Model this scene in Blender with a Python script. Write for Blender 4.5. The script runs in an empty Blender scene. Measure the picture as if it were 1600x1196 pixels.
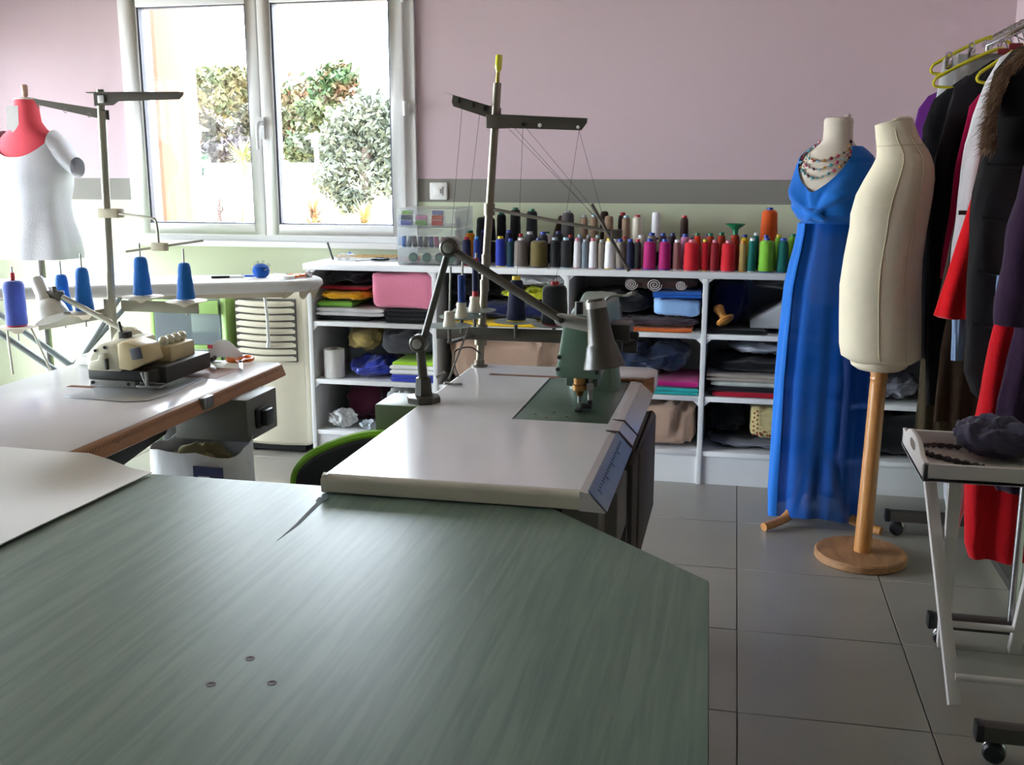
import bpy, bmesh, math, random
from mathutils import Vector, Matrix, noise
scene = bpy.context.scene
col = scene.collection
R = math.radians
PI = math.pi

# ------------------------------------------------------------------ camera
cam_data = bpy.data.cameras.new('camera')
cam = bpy.data.objects.new('camera', cam_data)
col.objects.link(cam)
cam.location = (0, 0, 1.42)
cam.rotation_euler = (R(90 - 11.825), 0, R(12.44))
cam_data.sensor_width = 36
cam_data.lens = 36 * 1620 / 1600
cam_data.clip_start = 0.05
cam_data.clip_end = 200
scene.camera = cam

# ------------------------------------------------------------------ sky, sun, exposure
world = bpy.data.worlds.new('sky')
scene.world = world
world.use_nodes = True
wn = world.node_tree.nodes['Background']
wn.inputs[0].default_value = (0.80, 0.905, 1.0, 1)
wn.inputs[1].default_value = 17.0

sun_data = bpy.data.lights.new('sun', 'SUN')
sun = bpy.data.objects.new('sun', sun_data)
col.objects.link(sun)
sun_data.energy = 10.0
sun_data.angle = R(0.6)
sun_data.color = (1.0, 0.93, 0.82)
SUN_DIR = Vector((0.90, 0.45, -0.75)).normalized()      # travels into the room from the glazed door
sun.rotation_euler = SUN_DIR.to_track_quat('-Z', 'Y').to_euler()

def portal(name, loc, rot, sx, sy):
    l = bpy.data.lights.new(name, 'AREA')
    l.shape = 'RECTANGLE'
    l.size, l.size_y = sx, sy
    l.cycles.is_portal = True
    o = bpy.data.objects.new(name, l)
    col.objects.link(o)
    o.location = loc
    o.rotation_euler = rot
portal('portal_window', (-2.39, 5.36, 1.66), (R(-90), 0, 0), 1.6, 1.3)
portal('portal_door', (-4.62, 3.215, 1.08), (0, R(-90), 0), 2.16, 3.53)

scene.view_settings.view_transform = 'Standard'
scene.view_settings.look = 'None'
scene.view_settings.exposure = 0.58
scene.view_settings.gamma = 1.0
scene.view_settings.use_curve_mapping = False
scene.cycles.use_denoising = True
scene.cycles.max_bounces = 10
scene.cycles.diffuse_bounces = 3
scene.cycles.transparent_max_bounces = 24
scene.cycles.sample_clamp_indirect = 8

# ------------------------------------------------------------------ materials
def lin(c):
    c /= 255.0
    return c / 12.92 if c <= 0.04045 else ((c + 0.055) / 1.055) ** 2.4
def rgb(*c):
    return tuple(lin(x) for x in c)
MATS = {}
def mat(name, color, rough=0.55, metal=0.0, var=0.06, scale=14.0, bump=0.0, bscale=60.0,
        spec=0.5, alpha=1.0, sheen=0.0, coat=0.0, stretch=None):
    if name in MATS:
        return MATS[name]
    m = bpy.data.materials.new(name)
    m.use_nodes = True
    nt = m.node_tree
    b = nt.nodes['Principled BSDF']
    c = rgb(*color)
    tc = nt.nodes.new('ShaderNodeTexCoord')
    mp = nt.nodes.new('ShaderNodeMapping')
    if stretch:
        mp.inputs['Scale'].default_value = stretch
    nt.links.new(tc.outputs['Object'], mp.inputs[0])
    n = nt.nodes.new('ShaderNodeTexNoise')
    n.inputs['Scale'].default_value = scale
    n.inputs['Detail'].default_value = 4
    nt.links.new(mp.outputs[0], n.inputs['Vector'])
    mx = nt.nodes.new('ShaderNodeMix')
    mx.data_type = 'RGBA'
    mx.inputs[6].default_value = tuple(max(0, x * (1 - 2 * var)) for x in c) + (1,)
    mx.inputs[7].default_value = tuple(min(1, x * (1 + 2 * var)) for x in c) + (1,)
    nt.links.new(n.outputs['Fac'], mx.inputs[0])
    nt.links.new(mx.outputs[2], b.inputs['Base Color'])
    b.inputs['Roughness'].default_value = rough
    b.inputs['Metallic'].default_value = metal
    b.inputs['Specular IOR Level'].default_value = spec
    b.inputs['Alpha'].default_value = alpha
    if sheen:
        b.inputs['Sheen Weight'].default_value = sheen
    if coat:
        b.inputs['Coat Weight'].default_value = coat
        b.inputs['Coat Roughness'].default_value = 0.12
    if bump:
        n2 = nt.nodes.new('ShaderNodeTexNoise')
        n2.inputs['Scale'].default_value = bscale
        n2.inputs['Detail'].default_value = 3
        nt.links.new(mp.outputs[0], n2.inputs['Vector'])
        bp = nt.nodes.new('ShaderNodeBump')
        bp.inputs['Strength'].default_value = bump
        bp.inputs['Distance'].default_value = 0.01
        nt.links.new(n2.outputs['Fac'], bp.inputs['Height'])
        nt.links.new(bp.outputs[0], b.inputs['Normal'])
    MATS[name] = m
    return m

def cloth(name, color, var=0.12, rough=0.95):
    return mat(name, color, rough, var=var, scale=9, bump=0.25, bscale=260, spec=0.15, sheen=0.15)
def thread(name, color):
    m = MATS.get(name)
    if m:
        return m
    m = mat(name, color, 0.7, var=0.05, scale=40, spec=0.3, sheen=0.2)
    nt = m.node_tree
    b = nt.nodes['Principled BSDF']
    tc = nt.nodes.new('ShaderNodeTexCoord')
    w = nt.nodes.new('ShaderNodeTexWave')
    w.bands_direction = 'Z'
    w.inputs['Scale'].default_value = 90
    w.inputs['Distortion'].default_value = 2
    nt.links.new(tc.outputs['Object'], w.inputs[0])
    bp = nt.nodes.new('ShaderNodeBump')
    bp.inputs['Strength'].default_value = 0.35
    bp.inputs['Distance'].default_value = 0.002
    nt.links.new(w.outputs['Fac'], bp.inputs['Height'])
    nt.links.new(bp.outputs[0], b.inputs['Normal'])
    return m

def glass_mat(name, tint=(1, 1, 1), refl=0.5, opacity=0.0, rough=0.0, haze=(1, 1, 1)):
    if name in MATS:
        return MATS[name]
    m = bpy.data.materials.new(name)
    m.use_nodes = True
    nt = m.node_tree
    nt.nodes.clear()
    out = nt.nodes.new('ShaderNodeOutputMaterial')
    tr = nt.nodes.new('ShaderNodeBsdfTransparent')
    tr.inputs[0].default_value = tint + (1,)
    gl = nt.nodes.new('ShaderNodeBsdfGlossy')
    gl.inputs['Roughness'].default_value = rough
    fr = nt.nodes.new('ShaderNodeFresnel')
    fr.inputs[0].default_value = 1.5
    mu = nt.nodes.new('ShaderNodeMath')
    mu.operation = 'MULTIPLY'
    mu.inputs[1].default_value = refl
    nt.links.new(fr.outputs[0], mu.inputs[0])
    mx = nt.nodes.new('ShaderNodeMixShader')
    nt.links.new(mu.outputs[0], mx.inputs[0])
    nt.links.new(tr.outputs[0], mx.inputs[1])
    nt.links.new(gl.outputs[0], mx.inputs[2])
    last = mx.outputs[0]
    if opacity:
        d1 = nt.nodes.new('ShaderNodeBsdfDiffuse')
        d1.inputs[0].default_value = haze + (1,)
        d2 = nt.nodes.new('ShaderNodeBsdfTranslucent')
        d2.inputs[0].default_value = haze + (1,)
        df = nt.nodes.new('ShaderNodeMixShader')
        nt.links.new(d1.outputs[0], df.inputs[1])
        nt.links.new(d2.outputs[0], df.inputs[2])
        m2 = nt.nodes.new('ShaderNodeMixShader')
        m2.inputs[0].default_value = opacity
        nt.links.new(last, m2.inputs[1])
        nt.links.new(df.outputs[0], m2.inputs[2])
        last = m2.outputs[0]
    nt.links.new(last, out.inputs[0])
    MATS[name] = m
    return m

def sheer(name, color, opacity):
    m = mat(name, color, 0.8, var=0.05, spec=0.2, sheen=0.1)
    nt = m.node_tree
    b = nt.nodes['Principled BSDF']
    out = [n for n in nt.nodes if n.type == 'OUTPUT_MATERIAL'][0]
    tr = nt.nodes.new('ShaderNodeBsdfTransparent')
    c = rgb(*color)
    tr.inputs[0].default_value = tuple(0.35 + 0.65 * x for x in c) + (1,)
    mx = nt.nodes.new('ShaderNodeMixShader')
    mx.inputs[0].default_value = opacity
    nt.links.new(tr.outputs[0], mx.inputs[1])
    nt.links.new(b.outputs[0], mx.inputs[2])
    nt.links.new(mx.outputs[0], out.inputs[0])
    return m

def wood(name, c1, c2, scale=3.0, stretch=(14, 1, 14), rough=0.4, coat=0.0, dist=2.5, spec=0.5):
    if name in MATS:
        return MATS[name]
    m = bpy.data.materials.new(name)
    m.use_nodes = True
    nt = m.node_tree
    b = nt.nodes['Principled BSDF']
    tc = nt.nodes.new('ShaderNodeTexCoord')
    mp = nt.nodes.new('ShaderNodeMapping')
    mp.inputs['Scale'].default_value = stretch
    nt.links.new(tc.outputs['Object'], mp.inputs[0])
    n = nt.nodes.new('ShaderNodeTexNoise')
    n.inputs['Scale'].default_value = scale
    n.inputs['Detail'].default_value = 6
    n.inputs['Distortion'].default_value = dist
    nt.links.new(mp.outputs[0], n.inputs['Vector'])
    cr = nt.nodes.new('ShaderNodeValToRGB')
    cr.color_ramp.elements[0].position = 0.36
    cr.color_ramp.elements[1].position = 0.64
    cr.color_ramp.elements[0].color = rgb(*c1) + (1,)
    cr.color_ramp.elements[1].color = rgb(*c2) + (1,)
    nt.links.new(n.outputs['Fac'], cr.inputs[0])
    nt.links.new(cr.outputs[0], b.inputs['Base Color'])
    b.inputs['Roughness'].default_value = rough
    b.inputs['Specular IOR Level'].default_value = spec
    if coat:
        b.inputs['Coat Weight'].default_value = coat
        b.inputs['Coat Roughness'].default_value = 0.15
    MATS[name] = m
    return m

# ------------------------------------------------------------------ mesh helpers
LOC = {}
class MB:
    def __init__(self):
        self.v, self.f, self.M = [], [], None
    def add(self, vs, fs):
        o = len(self.v)
        if self.M is not None:
            vs = [self.M @ Vector(p) for p in vs]
        self.v += [tuple(p) for p in vs]
        self.f += [tuple(i + o for i in f) for f in fs]
        return self
    def box(self, x0, x1, y0, y1, z0, z1):
        return self.add([(x0, y0, z0), (x1, y0, z0), (x1, y1, z0), (x0, y1, z0), (x0, y0, z1), (x1, y0, z1), (x1, y1, z1), (x0, y1, z1)],
                        [(0, 3, 2, 1), (4, 5, 6, 7), (0, 1, 5, 4), (1, 2, 6, 5), (2, 3, 7, 6), (3, 0, 4, 7)])
    def loft(self, rings, cap0=True, cap1=True, closed=True):
        n = len(rings[0])
        vs = [p for r in rings for p in r]
        fs = []
        for i in range(len(rings) - 1):
            for j in range(n if closed else n - 1):
                k = (j + 1) % n
                fs.append((i * n + j, i * n + k, (i + 1) * n + k, (i + 1) * n + j))
        if cap0:
            fs.append(tuple(range(n))[::-1])
        if cap1:
            fs.append(tuple((len(rings) - 1) * n + j for j in range(n)))
        return self.add(vs, fs)
    def cyl(self, p0, p1, r0, r1=None, n=14, caps=True):
        return self.tube([p0, p1], [r0, r0 if r1 is None else r1], n, caps)
    def tube(self, pts, r, n=8, caps=True, closed=False):
        pts = [Vector(p) for p in pts]
        rs = r if isinstance(r, (list, tuple)) else [r] * len(pts)
        rings = []
        prev = None
        for i, p in enumerate(pts):
            a = pts[i - 1] if (i > 0 or closed) else pts[i]
            b = pts[(i + 1) % len(pts)] if (i < len(pts) - 1 or closed) else pts[i]
            t = (b - a).normalized()
            if prev is None:
                u = t.orthogonal().normalized()
            else:
                u = (prev - t * prev.dot(t))
                u = u.normalized() if u.length > 1e-6 else t.orthogonal().normalized()
            prev = u
            w = t.cross(u)
            rings.append([p + (u * math.cos(2 * PI * k / n) + w * math.sin(2 * PI * k / n)) * rs[i] for k in range(n)])
        if closed:
            rings.append(rings[0])
            return self.loft(rings, False, False)
        return self.loft(rings, caps, caps)
    def lathe(self, prof, c=(0, 0, 0), axis=(0, 0, 1), n=20):
        ax = Vector(axis).normalized()
        q = Vector((0, 0, 1)).rotation_difference(ax).to_matrix()
        c = Vector(c)
        rings = []
        for r, z in prof:
            r = max(r, 1e-4)
            rings.append([c + q @ Vector((r * math.cos(2 * PI * k / n), r * math.sin(2 * PI * k / n), z)) for k in range(n)])
        return self.loft(rings, prof[0][0] > 5e-4, prof[-1][0] > 5e-4)
    def prism(self, poly, a, b, plane='xy'):
        def P(u, w, h):
            return {'xy': (u, w, h), 'xz': (u, h, w), 'yz': (h, u, w)}[plane]
        n = len(poly)
        vs = [P(u, w, a) for u, w in poly] + [P(u, w, b) for u, w in poly]
        fs = [tuple(range(n))[::-1], tuple(range(n, 2 * n))] + [(i, (i + 1) % n, n + (i + 1) % n, n + i) for i in range(n)]
        return self.add(vs, fs)
    def grid(self, fn, nu, nv):
        vs = [fn(i / nu, j / nv) for j in range(nv + 1) for i in range(nu + 1)]
        fs = [(j * (nu + 1) + i, j * (nu + 1) + i + 1, (j + 1) * (nu + 1) + i + 1, (j + 1) * (nu + 1) + i) for j in range(nv) for i in range(nu)]
        return self.add(vs, fs)
    def build(self, name, m, parent=None, smooth=True, bevel=0.0, seg=2, angle=38, solid=0.0, sub=0):
        me = bpy.data.meshes.new(name)
        off = LOC[parent.name] if parent else None
        if off is None:
            xs = [p[0] for p in self.v]; ys = [p[1] for p in self.v]; zs = [p[2] for p in self.v]
            off = Vector(((min(xs) + max(xs)) / 2, (min(ys) + max(ys)) / 2, min(zs)))
        me.from_pydata([(p[0] - off[0], p[1] - off[1], p[2] - off[2]) for p in self.v], [], self.f)
        bm = bmesh.new()
        bm.from_mesh(me)
        bmesh.ops.remove_doubles(bm, verts=bm.verts, dist=1e-5)
        if not solid:
            bmesh.ops.recalc_face_normals(bm, faces=bm.faces)
        if bevel:
            es = [e for e in bm.edges if len(e.link_faces) == 2 and e.calc_face_angle(0) > R(35)]
            bmesh.ops.bevel(bm, geom=es, offset=bevel, segments=seg, affect='EDGES', profile=0.5, clamp_overlap=True)
        if solid:
            bmesh.ops.solidify(bm, geom=bm.faces[:], thickness=solid)
            bmesh.ops.recalc_face_normals(bm, faces=bm.faces)
        bm.to_mesh(me)
        bm.free()
        if smooth:
            me.shade_smooth()
            me.set_sharp_from_angle(angle=R(angle))
        me.materials.append(m)
        o = bpy.data.objects.new(name, me)
        col.objects.link(o)
        if parent:
            o.parent = parent
            LOC[o.name] = Vector(off)
        else:
            o.location = off
            LOC[o.name] = Vector(off)
        if sub:
            md = o.modifiers.new('sub', 'SUBSURF')
            md.levels = md.render_levels = sub
        return o

def ring(cx, cy, cz, rx, ry, n=28, p=2.0, rot=0.0):
    out = []
    for k in range(n):
        a = 2 * PI * k / n
        c, s = math.cos(a), math.sin(a)
        x = rx * math.copysign(abs(c) ** (2 / p), c)
        y = ry * math.copysign(abs(s) ** (2 / p), s)
        out.append((cx + x * math.cos(rot) - y * math.sin(rot), cy + x * math.sin(rot) + y * math.cos(rot), cz))
    return out

def tag(o, label, cat, group=None):
    o['label'] = label
    o['category'] = cat
    if group:
        o['group'] = group
    return o
def thing(name, label, cat, loc, group=None):
    o = bpy.data.objects.new(name, None)
    col.objects.link(o)
    o.empty_display_size = 0.05
    o.location = loc
    LOC[o.name] = Vector(loc)
    return tag(o, label, cat, group)
def struct(o):
    o['kind'] = 'structure'
    return o
def sempty(name, loc):
    o = bpy.data.objects.new(name, None)
    col.objects.link(o)
    o.location = loc
    LOC[o.name] = Vector(loc)
    return struct(o)
def smooth_path(pts, n=6):
    pts = [Vector(p) for p in pts]
    out = []
    for i in range(len(pts) - 1):
        p0 = pts[max(i - 1, 0)]; p1 = pts[i]; p2 = pts[i + 1]; p3 = pts[min(i + 2, len(pts) - 1)]
        for k in range(n):
            t = k / n
            out.append(0.5 * ((2 * p1) + (p2 - p0) * t + (2 * p0 - 5 * p1 + 4 * p2 - p3) * t * t + (3 * p1 - p0 - 3 * p2 + p3) * t ** 3))
    out.append(pts[-1])
    return out

# ------------------------------------------------------------------ room shell
XL, XR, YB, YF, ZC = -4.30, 1.115, 5.08, -6.0, 2.62
WX0, WX1, WZ0, WZ1 = -3.20, -1.605, 1.034, 2.32       # window opening
DY0, DY1, DZ1 = 1.45, 4.98, 2.16                      # glazed door opening in the left wall, lengthened for more light

def wall_paint():
    m = bpy.data.materials.new('wall_paint')
    m.use_nodes = True
    nt = m.node_tree
    b = nt.nodes['Principled BSDF']
    g = nt.nodes.new('ShaderNodeNewGeometry')
    sp = nt.nodes.new('ShaderNodeSeparateXYZ')
    nt.links.new(g.outputs['Position'], sp.inputs[0])
    n = nt.nodes.new('ShaderNodeTexNoise')
    n.inputs['Scale'].default_value = 3
    def step(z):
        a = nt.nodes.new('ShaderNodeMath'); a.operation = 'MULTIPLY_ADD'
        nt.links.new(n.outputs['Fac'], a.inputs[0]); a.inputs[1].default_value = 0.006
        nt.links.new(sp.outputs[2], a.inputs[2])
        s = nt.nodes.new('ShaderNodeMath'); s.operation = 'GREATER_THAN'
        nt.links.new(a.outputs[0], s.inputs[0]); s.inputs[1].default_value = z + 0.003
        return s
    m1 = nt.nodes.new('ShaderNodeMix'); m1.data_type = 'RGBA'
    m1.inputs[6].default_value = rgb(208, 214, 186) + (1,)
    m1.inputs[7].default_value = rgb(140, 137, 131) + (1,)
    nt.links.new(step(1.240).outputs[0], m1.inputs[0])
    m2 = nt.nodes.new('ShaderNodeMix'); m2.data_type = 'RGBA'
    nt.links.new(m1.outputs[2], m2.inputs[6])
    m2.inputs[7].default_value = rgb(208, 186, 193) + (1,)
    nt.links.new(step(1.354).outputs[0], m2.inputs[0])
    nt.links.new(m2.outputs[2], b.inputs['Base Color'])
    b.inputs['Roughness'].default_value = 0.85
    b.inputs['Specular IOR Level'].default_value = 0.25
    n2 = nt.nodes.new('ShaderNodeTexNoise'); n2.inputs['Scale'].default_value = 220
    bp = nt.nodes.new('ShaderNodeBump'); bp.inputs['Strength'].default_value = 0.12; bp.inputs['Distance'].default_value = 0.004
    nt.links.new(g.outputs['Position'], n2.inputs['Vector'])
    nt.links.new(n2.outputs['Fac'], bp.inputs['Height'])
    nt.links.new(bp.outputs[0], b.inputs['Normal'])
    return m
WALL = wall_paint()
PVC = mat('white_pvc', (250, 250, 250), 0.3, var=0.005)
GASKET = mat('dark_gasket', (90, 92, 110), 0.6)
PANE = glass_mat('window_glass', refl=0.9)

b = MB()
b.box(XL - .3, WX0, YB, YB + .28, 0, ZC).box(WX1, XR + .3, YB, YB + .28, 0, ZC)
b.box(WX0, WX1, YB, YB + .28, 0, WZ0).box(WX0, WX1, YB, YB + .28, WZ1, ZC)
struct(b.build('wall_back', WALL, smooth=False))
b = MB()
b.box(XL - .3, XL, YF, DY0, 0, ZC).box(XL - .3, XL, DY1, YB, 0, ZC).box(XL - .3, XL, DY0, DY1, DZ1, ZC)
struct(b.build('wall_left', WALL, smooth=False))
struct(MB().box(XR, XR + .3, YF, YB, 0, ZC).build('wall_right', WALL, smooth=False))
struct(MB().box(XL - .3, XR + .3, YF - .3, YF, 0, ZC).build('wall_front', WALL, smooth=False))
CEIL = mat('ceiling_paint', (168, 156, 142), 0.9, var=0.02)
struct(MB().box(XL - .3, XR + .3, YF - .3, YB + .28, ZC, ZC + .2).build('ceiling', CEIL, smooth=False))

# tiled floor: grout bed with one object for each tile
GROUT = mat('grout', (120, 118, 112), 0.9, var=0.05)
TILE = mat('floor_tile', (150, 146, 138), 0.34, var=0.05, scale=5, bump=0.05, bscale=30)
floor = struct(MB().box(XL - .3, XR + .3, YF - .3, YB + .28, -0.12, -0.004).build('floor', GROUT, smooth=False))
tw, tl = 0.488, 0.509
tm = None
a = R(0.47)
ca, sa = math.cos(a), math.sin(a)
for i in range(-10, 4):
    for j in range(-18, 7):
        x0, y0 = 0.042 + i * tw, 2.583 + j * tl
        cx, cy = x0 + tw / 2, y0 + tl / 2
        if cx - tw / 2 > XR or cy - tl / 2 > YB - .1 or cx + tw / 2 < XL or cy + tl / 2 < YF or cx > XR + .2 or cx < XL - .15:
            continue
        dx, dy = cx - 0.042, cy - 2.583
        px, py = 0.042 + dx * ca - dy * sa, 2.583 + dx * sa + dy * ca
        if tm is None:
            o = MB().box(-tw / 2 + .002, tw / 2 - .002, -tl / 2 + .002, tl / 2 - .002, -0.008, 0).build('floor_tile', TILE, smooth=True, bevel=0.0012, seg=1)
            tm = o.data
            zz = LOC[o.name][2]
        else:
            o = bpy.data.objects.new('floor_tile', tm)
            col.objects.link(o)
        o.parent = floor
        fl = LOC['floor']
        o.location = (px - fl[0], py - fl[1], zz - fl[2])
        o.rotation_euler = (0, 0, a)

# back window: two white casements
win = sempty('window_1', (-2.40, YB, WZ0))
b = MB()
y0, y1 = YB - .025, YB + .07
b.box(WX0, WX1, y0, y1, WZ0, WZ0 + .045).box(WX0, WX1, y0, y1, WZ1 - .045, WZ1)
b.box(WX0 + .0007, WX0 + .05, y0 + .001, y1 - .001, WZ0 + .001, WZ1 - .001).box(WX1 - .055, WX1 - .0007, y0 + .001, y1 - .001, WZ0 + .001, WZ1 - .001)
b.build('window_frame', PVC, win, smooth=False)
MB().box(WX0 - .02, WX1 + .01, YB - .05, YB + .02, WZ0 - .032, WZ0).build('window_sill', PVC, win, bevel=.004)
def sash(xa, xb, pa, pb, dark):
    s = MB()
    za, zb, pz0, pz1 = WZ0 + .03, WZ1 - .03, 1.122, 2.212
    ya, yb = YB - .05, YB + .02
    s.box(xa, pa, ya, yb, za, zb).box(pb, xb, ya, yb, za, zb).box(pa, pb, ya, yb, za, pz0).box(pa, pb, ya, yb, pz1, zb)
    so = s.build('window_sash', PVC, win, bevel=.005)
    g = MB()
    w = .010
    g.box(pa, pa + w, ya + .012, yb, pz0, pz1).box(pb - w, pb, ya + .012, yb, pz0, pz1).box(pa, pb, ya + .012, yb, pz0, pz0 + w * .5).box(pa, pb, ya + .012, yb, pz1 - w * .6, pz1)
    g.build('gasket', GASKET, so)
    MB().box(pa + .004, pb - .004, YB - .012, YB - .006, pz0 + .002, pz1 - .002).build('pane', PANE, so, smooth=False)
    return so
sash(-3.165, -2.42, -3.083, -2.478, True)
s2 = sash(-2.415, -1.655, -2.345, -1.722, True)
b = MB()
b.box(-2.416, -2.396, YB - .062, YB - .05, 1.55, 1.66)
b.tube(smooth_path([(-2.406, YB - .06, 1.63), (-2.406, YB - .095, 1.628), (-2.412, YB - .105, 1.60), (-2.414, YB - .10, 1.50)], 5), [.010] * 10 + [.009] * 6, 10)
b.build('window_handle', mat('handle_white', (225, 226, 228), .35), s2)
for z in (1.66, 2.19):
    MB().cyl((-1.648, YB - .055, z), (-1.648, YB - .055, z + .07), .009).box(-1.66, -1.63, YB - .05, YB - .03, z + .005, z + .06).build('hinge', PVC, win)

# glazed doors in the left wall, last leaf added to brighten the corner
door = sempty('door_1', (XL, (DY0 + DY1) / 2, 0))
b = MB()
x0, x1 = XL - .16, XL - .02
b.box(x0, x1, DY0, DY0 + .05, 0, DZ1).box(x0, x1, DY1 - .05, DY1, 0, DZ1).box(x0, x1, DY0, DY1, DZ1 - .05, DZ1)
b.build('door_frame', PVC, door, bevel=.004)
for ya, yb in ((DY0 + .05, 2.53), (2.53, 3.56), (3.56, DY1 - .05)):
    b = MB()
    b.box(x0 + .02, x1 + .01, ya, ya + .045, .01, DZ1 - .05).box(x0 + .02, x1 + .01, yb - .045, yb, .01, DZ1 - .05)
    b.box(x0 + .02, x1 + .01, ya, yb, .01, .10).box(x0 + .02, x1 + .01, ya, yb, DZ1 - .10, DZ1 - .05)
    lf = b.build('door_leaf', PVC, door, bevel=.004)
    MB().box(XL - .09, XL - .084, ya + .04, yb - .04, .09, DZ1 - .09).build('pane', PANE, lf, smooth=False)

# light switch
SWM = mat('switch_white', (240, 238, 236), .35, var=.01)
sw = thing('light_switch', 'square white light switch on the grey wall stripe', 'switch', (-1.495, YB, 1.25))
MB().box(-1.541, -1.449, YB - .012, YB + .001, 1.251, 1.338).build('cover_plate', SWM, sw, bevel=.006, seg=3)
MB().box(-1.519, -1.472, YB - .016, YB - .010, 1.272, 1.317).build('inner_frame', SWM, sw, bevel=.002)
MB().box(-1.509, -1.482, YB - .020, YB - .014, 1.281, 1.308).build('rocker', SWM, sw, bevel=.002)
# ------------------------------------------------------------------ garden beyond the window
GROUND = mat('sandy_ground', (214, 196, 160), .95, var=.12, scale=3)
struct(MB().box(-40, 25, YB + .28, 60, -.32, -.22).build('garden_ground', GROUND, smooth=False))
struct(MB().box(-40, XL - .3, -25, YB + .28, -.32, -.22).build('terrace_ground', mat('terrace_paving', (214, 210, 200), .9), smooth=False))
RENDER_W = mat('white_render', (238, 236, 230), .9, var=.03)
gw = thing('garden_wall', 'long white rendered garden wall with flat coping outside the window', 'wall', (-8, 13, -.25))
MB().box(-16, 6, 13, 13.2, -.25, 1.40).build('wall_face', RENDER_W, gw)
MB().box(-16, 6, 12.96, 13.24, 1.40, 1.45).build('coping', RENDER_W, gw, bevel=.01)
gp = thing('gate_pillar', 'white gate pillar with flat cap beside the blue-grey gate', 'pillar', (-5.75, 10, -.25))
MB().box(-5.92, -5.64, 9.9, 10.2, -.25, 1.42).build('shaft', RENDER_W, gp)
MB().box(-6.02, -5.54, 9.82, 10.28, 1.42, 1.475).build('cap', RENDER_W, gp, bevel=.01)
gt = thing('garden_gate', 'narrow blue-grey metal gate hung on the white pillar', 'gate', (-5.55, 10.1, -.22))
GATE = mat('gate_blue', (66, 78, 98), .5)
MB().box(-5.62, -5.585, 10.05, 10.12, -.2, 1.4).box(-5.50, -5.47, 10.05, 10.12, -.2, 1.38).build('gate_frame', GATE, gt)
for k in range(3):
    MB().box(-5.58 + k * .028, -5.56 + k * .028, 10.07, 10.09, -.1, 1.3).build('gate_bar', GATE, gt)
TAN = mat('tan_render', (84, 64, 50), .9, var=.06, scale=6)
MB().box(-4.25, -3.675, 6.2, 6.7, -.25, 3.2).build('terrace_pillar', TAN, bevel=.01)
tag(bpy.data.objects['terrace_pillar'], 'tall tan rendered pillar standing close outside the window', 'pillar')
LW = mat('lamp_white', (235, 236, 238), .4)
def garden_lamp(x, y, z0, z1, label):
    t = thing('garden_lamp', label, 'lamp', (x, y, -.22), 'garden lamps')
    MB().cyl((x, y, -.22), (x, y, z1 - .12), .024).build('post', LW, t)
    MB().lathe([(.0, -.12), (.05, -.12), (.055, -.03), (.12, -.03), (.125, -.015), (.03, .03), (.012, .045), (0, .05)], (x, y, z1 - .04)).build('lantern', LW, t)
garden_lamp(-5.26, 9.5, 1.474, 1.822, 'white garden lamp with cone hat beside the gate pillar')
garden_lamp(-4.64, 11.0, 1.447, 1.778, 'white garden lamp with cone hat beside the olive tree')

def leaf_cloud(blobs, n, size, seed, droop=0.0):
    rnd = random.Random(seed)
    b = MB()
    for k in range(n):
        c, r = blobs[rnd.randrange(len(blobs))]
        while True:
            d = Vector((rnd.uniform(-1, 1), rnd.uniform(-1, 1), rnd.uniform(-1, 1)))
            if d.length <= 1:
                break
        d = d * (0.55 + 0.45 * rnd.random())
        p = Vector(c) + Vector((d.x * r[0], d.y * r[1], d.z * r[2]))
        u = Vector((rnd.uniform(-1, 1), rnd.uniform(-1, 1), rnd.uniform(-1, 1) - droop)).normalized()
        w = u.orthogonal().normalized()
        w = Matrix.Rotation(rnd.uniform(0, 6.28), 3, u) @ w
        s = size * rnd.uniform(.6, 1.3)
        b.add([p - u * s, p + w * s * .42, p + u * s, p - w * s * .42], [(0, 1, 2, 3)])
    return b
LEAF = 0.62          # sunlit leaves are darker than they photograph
def foliage_mat(name, c1, c2):
    m = bpy.data.materials.new(name)
    m.use_nodes = True
    nt = m.node_tree
    bs = nt.nodes['Principled BSDF']
    tc = nt.nodes.new('ShaderNodeTexCoord')
    n = nt.nodes.new('ShaderNodeTexNoise')
    n.inputs['Scale'].default_value = 2.2
    n.inputs['Detail'].default_value = 5
    nt.links.new(tc.outputs['Object'], n.inputs['Vector'])
    cr = nt.nodes.new('ShaderNodeValToRGB')
    cr.color_ramp.elements[0].position = .4
    cr.color_ramp.elements[1].position = .6
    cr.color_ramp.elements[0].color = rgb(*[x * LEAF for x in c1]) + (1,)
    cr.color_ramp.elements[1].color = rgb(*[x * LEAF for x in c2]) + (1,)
    nt.links.new(n.outputs['Fac'], cr.inputs[0])
    nt.links.new(cr.outputs[0], bs.inputs['Base Color'])
    bs.inputs['Roughness'].default_value = .7
    return m
BARK = mat('bark', (92, 80, 72), .9, var=.2, bump=.5, bscale=30)
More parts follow.
